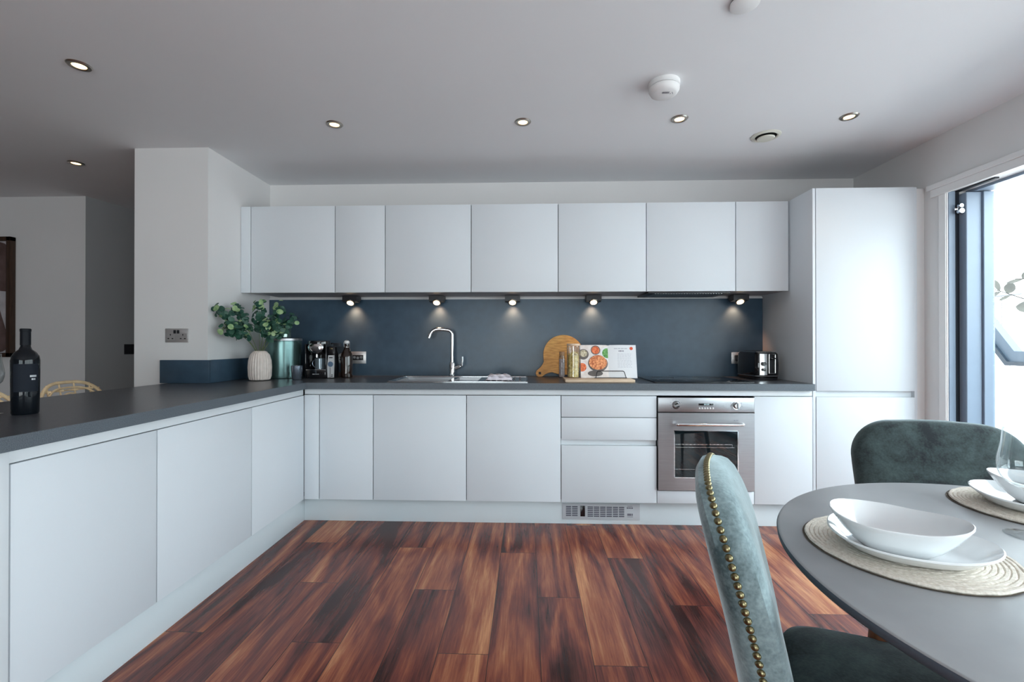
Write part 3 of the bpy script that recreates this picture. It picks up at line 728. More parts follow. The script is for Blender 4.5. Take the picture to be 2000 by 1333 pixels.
# ================================================================ RATTAN CHAIRS
def rattan(name, label, loc, rz):
    t = thing(name, label, 'chair', loc, (0, 0, rz), group='rattan chairs beyond the peninsula')
    # local: sitter faces +x, back at -x. width along y
    bm = NB(); lathe(bm, [(0,.44),(.19,.44),(.215,.452),(.215,.466),(.19,.478),(0,.478)], seg=36, fn=lambda p: (p[0]*.95, p[1], p[2])); obj('seat', bm, M['rattan'], t)
    def arch(hw, z0, z1, x0, x1, n=28, p=3.2):
        pts = []
        for i in range(n+1):
            a = pi*i/n; cy = -cos(a); s_ = sin(a)
            y = hw*math.copysign(abs(cy)**(2/p), cy); z = z0+(z1-z0)*(abs(s_)**(2/p)); k = (z-.45)/(.47)
            pts.append((x0+(x1-x0)*k+.05*(y/hw)**2, y, z))
        return pts
    bm = NB(); tube(bm, arch(.235, .46, .918, -.19, -.285), .010, 10); fr = obj('back_frame', bm, M['rattan'], t)
    bm = NB(); tube(bm, arch(.205, .46, .885, -.19, -.275), .006, 8)
    tube(bm, arch(.150, .46, .850, -.19, -.270, p=2.1), .005, 8)
    for zz, hw in ((.868, .18), (.83, .212), (.78, .226)):
        tube(bm, [(-.19-.095*(zz-.45)/.47+.05*(y/.235)**2, y, zz) for y in [hw*(i/8-1) for i in range(17)]], .0045, 7)
    for y in (-.13, -.045, .045, .13):
        pt_ = [(-.19-.095*(z-.45)/.47+.05*(y/.235)**2, y, z) for z in (.47, .6, .75, .88, .908)]; tube(bm, pt_, .0045, 7)
        for zz in (.868, .83): 
            tube(bm, [(-.197-.095*(zz-.45)/.47+.05*(y/.235)**2, y-.014, zz), (-.183-.095*(zz-.45)/.47+.05*(y/.235)**2, y+.014, zz)], .0075, 7)
    obj('back_weave', bm, M['rattan'], t)
    for sx in (-1, 1):
        for sy in (-1, 1):
            obj('leg', quick(tube, [(.15*sx, .15*sy, .45), (.20*sx, .19*sy, 0.0)], [.013, .010], 10), M['rattan'], t)
    bm = NB(); tube(bm, [(.18*cos(2*pi*i/24), .175*sin(2*pi*i/24), .20) for i in range(24)], .006, 8, closed=True); obj('stretcher', bm, M['rattan'], t)
    return t
r1 = rattan('rattan_chair', 'rattan cane chair beyond the worktop, right of the wine bottle', (-2.60, -.735, 0), 0)
r2 = copy_tree(r1); r2.location = (-2.62, -1.235, 0); r2['label'] = 'rattan cane chair behind the wine bottle and glass'
# ================================================================ WINE BOTTLE AND GLASSES
t = thing('wine_bottle', 'black wine bottle standing on the peninsula worktop', 'bottle', (-1.792, -1.905, .911)); t.scale = (.93, .93, .955)
bm = NB(); lathe(bm, [(0,.004),(.030,.002),(.036,0),(.0385,.006),(.0395,.08),(.0405,.20),(.038,.216),(.030,.230),(.0185,.241),(.0145,.252),(.0142,.29),(0,.29)], seg=48)
obj('body', bm, M['bottleg'], t)
bm = NB(); lathe(bm, [(.0149,.258),(.0149,.308),(.0158,.309),(.0158,.3175),(.0135,.3195),(0,.3195)], seg=36); obj('foil', bm, M['foil'], t, 'matt black foil capsule')
def arcstrip(bm, r0, r1_, z0, z1, a0, a1, n=24):
    v0 = [bm.verts.new((( r0+(r1_-r0)*0)*cos(a0+(a1-a0)*i/n), r0*sin(a0+(a1-a0)*i/n), z0)) for i in range(n+1)]
    v1 = [bm.verts.new((r1_*cos(a0+(a1-a0)*i/n), r1_*sin(a0+(a1-a0)*i/n), z1)) for i in range(n+1)]
    for i in range(n): bm.faces.new((v0[i], v0[i+1], v1[i+1], v1[i]))
bm = NB(); A0 = radians(-55-58); arcstrip(bm, .0402, .0410, .085, .188, radians(-92), radians(15)); lb = obj('label', bm, M['label'], t, 'matt black paper label')
bm = NB()
for i, (a, b) in enumerate(((-24,-20),(-19,-15),(-14,-11),(-10,-6),(-5,-2),(-1,3))): arcstrip(bm, .0412, .04125, .139, .146, radians(a), radians(b), 3)
arcstrip(bm, .0412, .0412, .128, .134, radians(-18), radians(-9), 3); arcstrip(bm, .0412, .0412, .128, .134, radians(-7), radians(-2), 3)
obj('lettering', bm, M['print'], lb)

def glass(t, h, rb, rr, rf, wall=.0009):
    zb = h*.44
    prof_o = [(0,0),(rf,0),(rf,.0012),(rf*.5,.004),(.006,.010),(.0038,.025),(.0036,zb-.016),(.007,zb-.004),(rb*.55,zb+.006),(rb*.86,zb+.020),(rb*.985,zb+.038),(rb,zb+.052),(rb*.97,h*.72),(rr*1.08,h*.86),(rr,h)]
    bm = NB(); lathe(bm, prof_o[:9], seg=40); obj('stem', bm, M['glass'], t, 'clear stem and foot')
    bm = NB(); bo = prof_o[8:]; inn = [(max(r-wall, .0), z+(.0012 if i == 0 else 0)) for i, (r, z) in enumerate(bo)]
    lathe(bm, [(0, zb-.001)]+bo+inn[::-1]+[(0, zb+.003)], seg=48)
    return obj('glass_bowl', bm, M['glass'], t)
t = thing('wine_glass', 'clear wine glass beside the wine bottle, cut by the frame', 'glass', (-1.905, -1.925, .911)); glass(t, .215, .040, .031, .036)
t = thing('wine_glass', 'clear stemmed wine glass on the round dining table', 'glass', (1.075, -2.452, .7505)); glass(t, .232, .0480, .0375, .0375)

# ================================================================ VASE AND EUCALYPTUS
VC = Vector((-1.806, -.47, .911))
t = thing('vase', 'cream ribbed ceramic vase holding eucalyptus', 'vase', VC)
bm = NB(); prof = [(0,.003),(.052,.001),(.062,.006),(.069,.03),(.071,.09),(.068,.135),(.058,.172),(.042,.193),(.033,.199),(.030,.199),(.028,.194),(.026,.15),(0,.145)]
def rib(p):
    x, y, z = p; r = math.hypot(x, y)
    if r < .035: return p
    a = math.atan2(y, x); k = 1+.028*cos(a*26); return (x*k, y*k, z)
lathe(bm, prof, seg=156, fn=rib); obj('body', bm, M['vase'], t)
def px(u, v, y):       # world point on the plane Y = y through a point of the photograph
    dx, dz = (u-1000)/877.3, -(v-666.5)/877.3
    yy = 1*cos(.0036)-dz*sin(.0036); zz = sin(.0036)+dz*cos(.0036)
    wx = dx*cos(.033)-yy*sin(.033); wy = dx*sin(.033)+yy*cos(.033)
    k = (y-CAMY)/wy; return Vector((wx*k, y, CAMZ+zz*k))
def leaf(bm, c, n, s, mi=0, el=1.15):
    n = n.normalized(); up = Vector((0,0,1)); a = n.cross(up)
    if a.length < .1: a = Vector((1,0,0))
    a.normalize(); b = a.cross(n)
    th = random.uniform(0, 2*pi); a, b = a*cos(th)+b*sin(th), b*cos(th)-a*sin(th)
    ctr = bm.verts.new(c - n*s*.12); N = 9
    rg = [bm.verts.new(c + a*s*cos(2*pi*i/N)*el + b*s*sin(2*pi*i/N) + n*s*.10*cos(4*pi*i/N)) for i in range(N)]
    for i in range(N):
        f = bm.faces.new((ctr, rg[i], rg[(i+1) % N])); f.material_index = mi
branches = [((426, 602), -.20, 'eucalyptus branch reaching furthest left with pale tip leaves', 0), ((436, 640), -.22, 'eucalyptus branch drooping low at the left', 0), ((458, 596), -.08, 'dark eucalyptus branch left of centre in the vase', 0),
            ((506, 592), .05, 'eucalyptus branch rising above the vase centre', 0), ((524, 628), -.05, 'short eucalyptus branch in front of the canister', 0), ((549, 596), .05, 'upright eucalyptus branch at the right of the vase', 0),
            ((580, 617), .06, 'eucalyptus branch reaching furthest right with pale tips', 0), ((548, 640), -.04, 'low eucalyptus branch over the glass jar', 0)]
random.seed(11)
for (u, v), dy, d, _ in branches:
    tip = px(u, v, -.46+dy); b0 = VC+Vector((random.uniform(-.006, .006), random.uniform(-.006, .006), .150)); mid_ = VC+Vector(((tip.x-VC.x)*.28, dy*.3, .31))
    b = thing('eucalyptus_branch', d, 'branch', b0, group='eucalyptus branches in the cream vase')
    pts = bez(b0, mid_, tip, 18); bm = NB(); tube(bm, pts, [.0024-.0015*i/18 for i in range(19)], 6); obj('stem', bm, M['stem'], b, world=True)
    bm = NB()
    for i in range(74):
        f = random.uniform(.56, 1.0); k = f*18; i0 = min(17, int(k)); p = pts[i0].lerp(pts[i0+1], k-i0)
        d_ = Vector((random.gauss(0, 1), random.gauss(0, .8), random.gauss(0, .8))).normalized(); rr = random.uniform(.008, .045)
        n_ = (d_+Vector((random.uniform(-.5,.5), -.7, .5))).normalized()
        pale = 1 if (random.random() < (.12+.40*max(0, f-.86)/.14)) else 0
        leaf(bm, p+d_*rr, n_, random.uniform(.011, .020), pale)
    obj('leaves', bm, [M['leafdark'], M['leafpale']], b, world=True)

# canister with jar on top
t = thing('canister', 'large teal metal canister behind the vase', 'canister', (-1.765, -.245, .911))
bm = NB(); lathe(bm, [(0,.002),(.112,0),(.116,.004),(.118,.02),(.118,.262),(.120,.264),(.120,.272),(0,.274)], seg=64); obj('body', bm, M['bronze'], t)
bm = NB(); lathe(bm, [(.1205,.268),(.1225,.270),(.1225,.284),(.119,.287),(0,.288)], seg=64); obj('lid', bm, M['steel'], t, 'pale metal lid')
t = thing('glass_jar', 'small glass jar on top of the teal canister', 'jar', (-1.758, -.265, 1.2))
bm = NB(); lathe(bm, [(0,0),(.048,0),(.052,.005),(.052,.070),(.050,.074),(.048,.074),(.048,.006),(0,.005)], seg=40); obj('body', bm, thin_glass('green_tinted_glass', (.72, .86, .80), 1, .02, .12), t)
t = thing('tea_light', 'small white candle inside the glass jar', 'candle', (-1.758, -.265, 1.2055))
bm = NB(); cyl(bm, (0,0,0), .030, .028, 24, bev=.003); obj('wax', bm, M['white'], t); obj('wick', quick(cyl, (0,0,.028), .001, .006, 6), M['dark'], t)

# mug by the coffee machine
t = thing('tumbler', 'gunmetal tumbler standing left of the coffee machine', 'cup', (-1.588, -.400, .911))
bm = NB(); lathe(bm, [(0,.003),(.028,0),(.031,.004),(.0375,.094),(.0360,.095),(.0345,.093),(.029,.008),(0,.007)], seg=40); obj('body', bm, M['mug'], t)

# coffee machine
t = thing('coffee_machine', 'black pod coffee machine with chrome brew head', 'coffee machine', (-1.50, -.18, .911))
cx = -1.505; yf = -.295
bm = NB(); box(bm, cx-.078, cx+.078, yf+.11, -.03, .912, 1.165, .012); obj('body', bm, M['gloss'], t, world=True)
for q_ in ((-.078, -.070), (.070, .078)): obj('side_panel', quick(box, cx+q_[0], cx+q_[1], yf-.005, yf+.115, .912, 1.155, .003), M['gloss'], t, world=True)
bm = NB(); box(bm, cx-.0695, cx+.0695, yf, yf+.1095, .912, .968, .004); tr_ = obj('drip_tray', bm, M['gloss'], t, world=True)
bm = NB(); box(bm, cx-.0705, cx+.0705, yf-.004, yf+.105, .9685, .973, .001); obj('tray_grid', bm, M['chrome'], tr_, world=True)
bm = NB(); 
for i, w_ in enumerate((.006, .004, .004, .004, .004, .004)): box(bm, cx-.024+i*.0082, cx-.024+i*.0082+w_, yf-.0008, yf, .938, .943)
obj('badge', bm, M['print'], tr_, world=True)
bm = NB(); lathe(bm, [(0,0),(.055,.001),(.076,.010),(.080,.026),(.076,.050),(0,.060)], (cx, yf+.055, 1.128), 40, fn=lambda p: (p[0], p[1]*.9, p[2])); bh = obj('brew_head', bm, M['gloss'], t, world=True)
bm = NB()
lathe(bm, [(0, .014), (.030, .012), (.050, .006), (.056, 0), (.052, -.004), (0, -.004)], (cx, yf-.006, 1.132), 40, 'y', fn=lambda p: (p[0], (p[1]*.78 if p[1] < 0 else p[1]*.66), p[2]))
obj('chrome_cap', bm, M['chrome'], bh, 'chrome oval brew cover', world=True)
bm = NB(); cyl(bm, (cx, yf+.015, 1.060), .008, .022, 16); obj('nozzle', bm, M['chrome'], bh, world=True)
bm = NB(); cyl(bm, (cx-.118+.01, yf+.14, .912), .036, .175, 28, bev=.006); obj('water_tank', bm, mat('smoked_tank', (.06, .09, .13), .12, spec=.6), t, 'smoky water tank', world=True)
bm = NB(); box(bm, cx+.0795, cx+.132, yf+.012, -.06, .912, 1.140, .010); cp = obj('control_column', bm, M['gloss'], t, world=True)
bm = NB(); prism(bm, [(cx+.083, .916), (cx+.128, .916), (cx+.129, .985), (cx+.131, 1.02), (cx+.128, 1.075), (cx+.088, 1.075), (cx+.084, 1.04), (cx+.080, 1.0)], yf+.004, yf+.0115, 'xz'); ff = obj('fascia', bm, mat('silver_fascia', (.72, .73, .75), .4, metal=.5), cp, 'silver front fascia', world=True)
bm = NB(); cyl(bm, (cx+.105, yf+.0035, 1.012), .019, .004, 24, 'y', .001); obj('start_button', bm, mat('blue_grey_button', (.10, .16, .25), .3), ff, world=True)
bm = NB(); box(bm, cx+.100, cx+.103, yf+.0030, yf+.0038, .918, .990); box(bm, cx+.094, cx+.120, yf+.0030, yf+.0038, 1.055, 1.062); box(bm, cx+.108, cx+.121, yf+.0030, yf+.0038, .922, .927); box(bm, cx+.112, cx+.118, yf+.0030, yf+.0038, .930, .940)
obj('marking', bm, M['dark'], ff, world=True)
bm = NB(); box(bm, cx+.098, cx+.116, yf+.008, yf+.0115, 1.118, 1.127, .001); obj('indicator', bm, M['brass'], cp, world=True)
# cup in machine
t = thing('coffee_cup', 'smoky glass mug under the coffee machine spout', 'cup', (cx+.010, yf+.048, .9735))
bm = NB(); lathe(bm, [(0,.003),(.034,0),(.037,.004),(.038,.078),(.0365,.079),(.035,.077),(.034,.006),(0,.006)], seg=36); obj('body', bm, mat('smoked_glass_mug', (.16, .20, .23), .12, spec=.7, metal=.4), t)
bm = NB(); tube(bm, [(-.036-.021*sin(a), 0, .042+.026*cos(a)) for a in [pi*i/12 for i in range(13)]], .0032, 8); obj('handle', bm, M['mug'], t)
# swing-top bottle
t = thing('swing_top_bottle', 'dark amber swing-top bottle beside the coffee machine', 'bottle', (-1.318, -.205, .911))
bm = NB(); lathe(bm, [(0,.003),(.036,0),(.041,.004),(.0415,.02),(.0415,.150),(.038,.172),(.026,.195),(.0175,.212),(.0165,.245),(0,.246)], seg=44); obj('body', bm, M['amber'], t)
bm = NB(); cyl(bm, (0,0,.247), .0175, .022, 24, bev=.004); obj('stopper', bm, M['white'], t, 'pale ceramic stopper')
bm = NB(); tube(bm, rbend([(-.020, 0, .222), (-.022, 0, .262), (0, 0, .274), (.022, 0, .262), (.020, 0, .222)], .006), .0018, 8); tube(bm, [(.0195*cos(a), .0195*sin(a), .222) for a in [2*pi*i/20 for i in range(20)]], .0016, 6, closed=True)
tube(bm, [(.021, -.004, .225), (.028, -.006, .20), (.022, -.008, .185)], .0016, 6); obj('wire_clasp', bm, M['chrome'], t, 'steel wire clasp')

# ================================================================ BOARD, JARS, BOOK
ct = px(1101, 689, -.075)
t = thing('chopping_board', 'round wooden paddle chopping board leaning on the splashback', 'chopping board', (ct.x, -.084, .9150), (radians(-11), 0, 0))
R = .152; cz = R+.009
def board_outline():
    th0 = radians(218); hw = .030; Lh = .262; d = Vector((cos(th0), sin(th0))); nrm = Vector((-d.y, d.x))
    pts = []; a_half = radians(24)
    N = 56
    for i in range(N+1):
        a = th0+a_half+(2*pi-2*a_half)*i/N; pts.append(Vector((R*cos(a), R*sin(a))))
    # handle: comes back from the end
    e1 = pts[-1]; s1 = d*(Lh-.035)-nrm*hw; s0 = d*(Lh-.035)+nrm*hw
    h = [tuple(p) for p in bez((*e1, 0), (*(d*(R+.012)-nrm*.030), 0), (*s1, 0), 8)[1:]]
    tip = [tuple(d*(Lh-.035)+(d*sin(b)-nrm*cos(b))*hw) for b in [pi*i/12 for i in range(1, 12)]]
    h2 = [tuple(p) for p in bez((*s0, 0), (*(d*(R+.012)+nrm*.030), 0), (*pts[0], 0), 8)[:-1]]
    return [tuple(p) for p in pts] + [(q[0], q[1]) for q in h] + [(q[0], q[1]) for q in tip] + [(q[0], q[1]) for q in h2], d*(Lh-.035)
ol, hc = board_outline()
bm = NB(); prism(bm, [(x, z+cz) for x, z in ol], -.009, .009, 'xz')
bmesh.ops.bevel(bm, geom=[e for e in bm.edges if len([f for f in e.link_faces if len(f.verts) > 10]) == 1], offset=.003, segments=2, affect='EDGES')
obj('paddle', bm, M['board'], t)
bm = NB(); cyl(bm, (hc.x, -.0088, hc.y+cz), .010, .0012, 18, 'y'); obj('hanging_hole', bm, M['gap'], t)

t = thing('salt_jar', 'slim glass jar of pink salt with cork stopper', 'jar', (.257, -.150, .911))
bm = NB(); lathe(bm, [(0,0),(.021,0),(.023,.003),(.023,.150),(.019,.158),(.019,.160),(.0175,.160),(.0175,.156),(.0215,.149),(.0215,.004),(0,.003)], seg=32); obj('body', bm, M['glass'], t)
bm = NB(); lathe(bm, [(0,.0035),(.0205,.0035),(.0208,.135),(0,.138)], seg=24); obj('salt', bm, M['salt'], t)
bm = NB(); cyl(bm, (0,0,.146), .0172, .042, 24, bev=.003, r2=.0205); obj('cork', bm, M['cork'], t)

t = thing('cookbook_stand', 'pale wooden cookbook stand with black wire rest', 'book stand', (.46, -.47, .911))
bm = NB(); box(bm, .245, .687, -.580, -.365, .9115, .9300, .002); obj('base', bm, M['palewood'], t, world=True)
bm = NB(); tube(bm, rbend([(.455, -.470, .9305), (.465, -.470, .978), (.640, -.470, .978), (.655, -.470, .9305)], .012), .0026, 8); tube(bm, [(.445, -.470, .9335), (.66, -.470, .9335)], .0022, 8)
obj('wire_page_holder', bm, M['dark'], t, world=True)
bm = NB(); tube(bm, rbend([(.40, -.385, .9305), (.40, -.372, 1.06), (.67, -.372, 1.06), (.67, -.385, .9305)], .02), .0028, 8); obj('back_support', bm, M['dark'], t, world=True)

t = thing('pasta_jar', 'tall glass jar of dried pasta beside the cookbook', 'jar', (.312, -.425, .9305))
bm = NB(); lathe(bm, [(0,0),(.040,0),(.0435,.004),(.0435,.212),(.042,.214),(.0415,.212),(.0415,.005),(0,.004)], seg=44); obj('body', bm, M['glass'], t)
bm = NB(); random.seed(5)
for k in range(150):
    a = random.uniform(0, 2*pi); rr = .033*math.sqrt(random.random()); z = .014+.150*random.random(); d_ = Vector((random.gauss(0,.5), random.gauss(0,.5), random.gauss(0,.8))).normalized()*.016
    p = Vector((rr*cos(a), rr*sin(a), z)); 
    q = [p-d_, p-d_*.3+Vector((.002,0,.002)), p+d_*.3-Vector((.002,0,.002)), p+d_]
    q = [Vector((v_.x*min(1, .0385/max(1e-5, math.hypot(v_.x, v_.y))), v_.y*min(1, .0385/max(1e-5, math.hypot(v_.x, v_.y))), max(.007, v_.z))) for v_ in q]
    tube(bm, q, .0034, 6)
lathe(bm, [(0,.005),(.036,.005),(.036,.150),(0,.158)], seg=24)
ps = obj('pasta', bm, M['pasta'], t); ps['kind'] = 'stuff'
bm = NB(); cyl(bm, (0,0,.2145), .0435, .014, 40, bev=.002); obj('lid', bm, M['palewood'], t, 'pale wooden lid')

# open cookbook
t = thing('cookbook', 'open cookbook showing food photo and recipe page', 'book', (.545, -.456, .9312), (radians(-13), 0, 0))
PW, PH = .186, .224
def page(sgn, m, name, thick=.010, lab=None):
    bm = NB(); n = 14; F = []; B_ = []
    for i in range(n+1):
        u = i/n; x = sgn*PW*u; y = -.012*sin(min(1, u*1.6)*pi*.55)*(1-u*.75)+.004
        F.append((bm.verts.new((x, y, 0)), bm.verts.new((x, y, PH-(.004 if u < .05 else 0))))); B_.append((bm.verts.new((x, .016, 0)), bm.verts.new((x, .016, PH))))
    for i in range(n):
        bm.faces.new((F[i][0], F[i+1][0], F[i+1][1], F[i][1])); bm.faces.new((B_[i][0], B_[i][1], B_[i+1][1], B_[i+1][0]))
        bm.faces.new((F[i][1], F[i+1][1], B_[i+1][1], B_[i][1])); bm.faces.new((F[i][0], B_[i][0], B_[i+1][0], F[i+1][0]))
    for q in (0, n): bm.faces.new((F[q][0], F[q][1], B_[q][1], B_[q][0]))
    return obj(name, bm, m, t, lab)
def py(u): return -.012*sin(min(1, u*1.6)*pi*.55)*(1-u*.75)+.004
lp = page(-1, M['linen'], 'photo_page', lab='left page with food photograph'); rp_ = page(1, M['page'], 'recipe_page', lab='right page of white paper')
bm = NB(); box(bm, -PW-.004, PW+.006, .0165, .0195, -.001, PH+.004, .001); obj('cover', bm, M['ink'], t)
def disc(cx, cz, r, off, m, name, clip=True, sq=1.0):
    bm = NB(); N = 36; pts = []
    for i in range(N):
        x = cx+r*cos(2*pi*i/N); z = cz+r*sq*sin(2*pi*i/N)
        x = max(-PW+.0005, min(-.0008, x)); z = max(.001, min(PH-.001, z)); pts.append((x, z))
    # grid fill following the curved page
    ctr = (sum(p[0] for p in pts)/N, sum(p[1] for p in pts)/N)
    rings = [[bm.verts.new((ctr[0]+(x-ctr[0])*k, py(-(ctr[0]+(x-ctr[0])*k)/PW)-off, ctr[1]+(z-ctr[1])*k)) for x, z in pts] for k in (1, .75, .5, .25)]
    for a_, b_ in zip(rings, rings[1:]):
        for i in range(N): bm.faces.new((a_[i], a_[(i+1)%N], b_[(i+1)%N], b_[i]))
    c0 = bm.verts.new((ctr[0], py(-ctr[0]/PW)-off, ctr[1])); 
    for i in range(N): bm.faces.new((rings[-1][i], rings[-1][(i+1)%N], c0))
    bmesh.ops.dissolve_degenerate(bm, dist=1e-6, edges=bm.edges[:])
    return obj(name, bm, m, lp)
# positions follow the printed picture: x from left edge .. fold
disc(-.166, .160, .036, .0006, M['bowlp'], 'printed_bowl'); disc(-.164, .166, .024, .0012, M['cream'], 'printed_garlic')
disc(-.084, .188, .032, .0006, M['bowlp'], 'printed_bowl'); disc(-.084, .188, .026, .0012, M['tomato'], 'printed_sauce')
disc(-.008, .168, .042, .0006, M['page'], 'printed_bowl'); disc(-.006, .168, .034, .0012, M['herb'], 'printed_herbs')
disc(-.070, .098, .066, .0006, M['bowlp'], 'printed_bowl', sq=.86); disc(-.070, .104, .060, .0012, M['prawn'], 'printed_prawns', sq=.82)
disc(-.176, .072, .034, .0006, M['page'], 'printed_bowl'); disc(-.176, .072, .029, .0012, M['tomato'], 'printed_sauce')
disc(-.090, .030, .050, .0009, M['bowlp'], 'printed_bowl', sq=.4)
bm = NB()
def bar(x0, x1, z0, z1, off=.0006):
    k = 5
    for i in range(k):
        a_ = x0+(x1-x0)*i/k; b_ = x0+(x1-x0)*(i+1)/k; ya, yb = py(a_/PW)-off, py(b_/PW)-off
        bm.faces.new([bm.verts.new(p) for p in ((a_, ya, z0), (b_, yb, z0), (b_, yb, z1), (a_, ya, z1))])
for a_, b_ in ((.040, .062), (.066, .082), (.086, .104), (.108, .128)): bar(a_, b_, .196, .202)
random.seed(2)
for r_ in range(11):
    z = .162-r_*.009; x = .060
    while x < .150:
        w_ = random.uniform(.006, .018); bar(x, min(x+w_, .155), z, z+.0022); x += w_+.004
obj('recipe_text', bm, M['inkpale'], rp_)
bm = NB(); 
for a_, b_ in ((.070, .076), (.079, .087), (.090, .096), (.099, .104)): bar(a_, b_, .178, .186)
obj('recipe_title', bm, M['ink'], rp_)
bm = NB(); lathe(bm, [(0,0),(.011,0),(.011,.0008),(0,.0008)], (.155, py(.155/PW)-.0003, .200), 24, 'y'); obj('red_badge', bm, M['red'], rp_, 'small red round badge')

# ================================================================ TOASTER
t = thing('toaster', 'gloss black two-slice toaster with chrome trim', 'toaster', (1.640, -.200, .911), (0, 0, radians(2)))
# local: long axis along y, end with controls at -y ; width along x
Lw, Ll = .084, .135
def rr_poly(hx_, hy_, r, n=6):
    out = []
    for cx_, cy_, a0 in ((hx_-r, hy_-r, 0), (-hx_+r, hy_-r, pi/2), (-hx_+r, -hy_+r, pi), (hx_-r, -hy_+r, 1.5*pi)):
        for i in range(n+1): a = a0+pi/2*i/n; out.append((cx_+r*cos(a), cy_+r*sin(a)))
    return out
def loft(bm, secs):
    vs = [[bm.verts.new((x, y, z)) for x, y in poly] for poly, z in secs]
    n = len(vs[0])
    for a, b in zip(vs, vs[1:]):
        for i in range(n): bm.faces.new((a[i], a[(i+1)%n], b[(i+1)%n], b[i]))
    bm.faces.new(vs[0][::-1]); bm.faces.new(vs[-1])
bm = NB(); loft(bm, [(rr_poly(Lw-.004, Ll-.004, .03), .012), (rr_poly(Lw, Ll, .032), .026), (rr_poly(Lw+.001, Ll+.001, .032), .10), (rr_poly(Lw-.003, Ll-.003, .03), .175), (rr_poly(Lw-.014, Ll-.014, .024), .190), (rr_poly(Lw-.03, Ll-.03, .015), .194)])
obj('body', bm, M['gloss'], t)
bm = NB(); loft(bm, [(rr_poly(Lw-.006, Ll-.006, .03), .0), (rr_poly(Lw-.004, Ll-.004, .03), .0118)]); obj('base', bm, M['dark'], t)
bm = NB(); tube(bm, [(x, y, .026) for x, y in rr_poly(Lw+.001, Ll+.001, .032)], .0022, 8, closed=True); obj('chrome_band', bm, M['chrome'], t)
bm = NB(); tube(bm, [(x, y, .190) for x, y in rr_poly(Lw-.012, Ll-.012, .024)], .0022, 8, closed=True); obj('chrome_rim', bm, M['chrome'], t)
bm = NB(); box(bm, -.042, -.014, -.10, .10, .1935, .1955); box(bm, .014, .042, -.10, .10, .1935, .1955); obj('bread_slot', bm, M['blackhole'], t)
bm = NB(); prism(bm, [(-.060, .034), (-.010, .034), (-.010, .178), (-.060, .178)], -Ll-.0045, -Ll-.0015, 'xz'); cpn = obj('control_panel', bm, M['chrome'], t, 'chrome control panel')
for kz in (.110, .070):
    bm = NB(); cyl(bm, (-.034, -Ll-.0045, kz), .014 if kz > .09 else .010, .014, 22, 'y', .002); obj('dial', bm, M['gloss'], cpn)
bm = NB(); tube(bm, rbend([(.004, -Ll-.004, .045), (.046, -Ll-.004, .045), (.046, -Ll-.004, .176), (.004, -Ll-.004, .176)], .006)+[Vector((.004, -Ll-.004, .045))], .0022, 8); obj('lever_surround', bm, M['chrome'], t)
bm = NB(); box(bm, .008, .042, -Ll-.022, -Ll-.002, .142, .152, .003); obj('lever', bm, M['gloss'], t)

# ================================================================ DINING TABLE
TC = Vector((1.104, -2.674, 0)); TR = .597
t = thing('dining_table', 'round dark grey dining table on wooden legs', 'table', TC)
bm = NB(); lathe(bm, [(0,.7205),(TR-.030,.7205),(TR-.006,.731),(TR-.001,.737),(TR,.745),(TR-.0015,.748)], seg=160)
M['tabledge'] = mat('shaded_edge_band', (.075, .090, .115), .45, var=.08)  # rim colour darkened to paint in the shade on the table edge
obj('edge_band', bm, M['tabledge'], t, 'bevelled rim with its shade painted dark')
bm = NB(); lathe(bm, [(0,.722),(TR-.032,.7215),(TR-.0018,.7481),(TR-.004,.7495),(TR-.007,.750),(0,.750)], seg=160); obj('tabletop', bm, M['tabletop'], t)
bm = NB(); cyl(bm, (0,0,.690), .42, .030, 48, bev=.004); obj('apron', bm, M['legwood'], t)
for k in range(4):
    a = radians(45+90*k); obj('leg', quick(tube, [(.39*cos(a), .39*sin(a), .719), (.45*cos(a), .45*sin(a), .0)], [.024, .014], 14), M['legwood'], t)

# ================================================================ PLACE SETTINGS
def placemat(loc, rz, label):
    t = thing('placemat', label, 'placemat', loc, (0, 0, rz), group='round braided placemats')
    bm = NB(); R0 = .171; turns = 20; n = turns*56; pitch = R0/turns
    tube(bm, [((pitch*.5+(R0-pitch)*i/n)*cos(2*pi*turns*i/n), (pitch*.5+(R0-pitch)*i/n)*sin(2*pi*turns*i/n), .0042+.0010*sin(i*2.2)) for i in range(n+1)], pitch*.52, 6)
    for v_ in bm.verts: v_.co.z = .0042+(v_.co.z-.0042)*.80
    obj('braid', bm, M['braid'], t)
    bm = NB(); lathe(bm, [(0,.0002),(R0-.002,.0002),(R0-.001,.0014),(0,.0014)], seg=72); obj('backing', bm, mat('jute_backing', (.10, .08, .06), .9), t)
    return t
placemat((.755, -2.525, .7502), 0, 'round braided jute placemat nearest the camera')
placemat((1.272, -2.297, .7502), 1.0, 'round braided jute placemat beyond the wine glass')
def organic(r, k, ph, lift):
    def f(a):
        return r*(1+k*cos(2*(a-ph))+.05*cos(3*(a-ph)+.5)), lift*(max(0, cos(a-ph))**3+ .75*max(0, -cos(a-ph))**3)
    return f
def dish(bm, f, prof, seg=96):
    rings = []
    for s, h, lf in prof:
        if s < 1e-6: rings.append([bm.verts.new((0, 0, h))]); continue
        rg = []
        for i in range(seg):
            a = 2*pi*i/seg; r, z = f(a); k = s if s > 0 else 0
            rr = r*s
            rg.append(bm.verts.new((rr*cos(a), rr*sin(a), h+z*lf)))
        rings.append(rg)
    for a, b in zip(rings, rings[1:]):
        for i in range(seg):
            j = (i+1) % seg
            if len(a) == 1: bm.faces.new((a[0], b[i], b[j]))
            elif len(b) == 1: bm.faces.new((a[i], a[j], b[0]))
            else: bm.faces.new((a[i], a[j], b[j], b[i]))
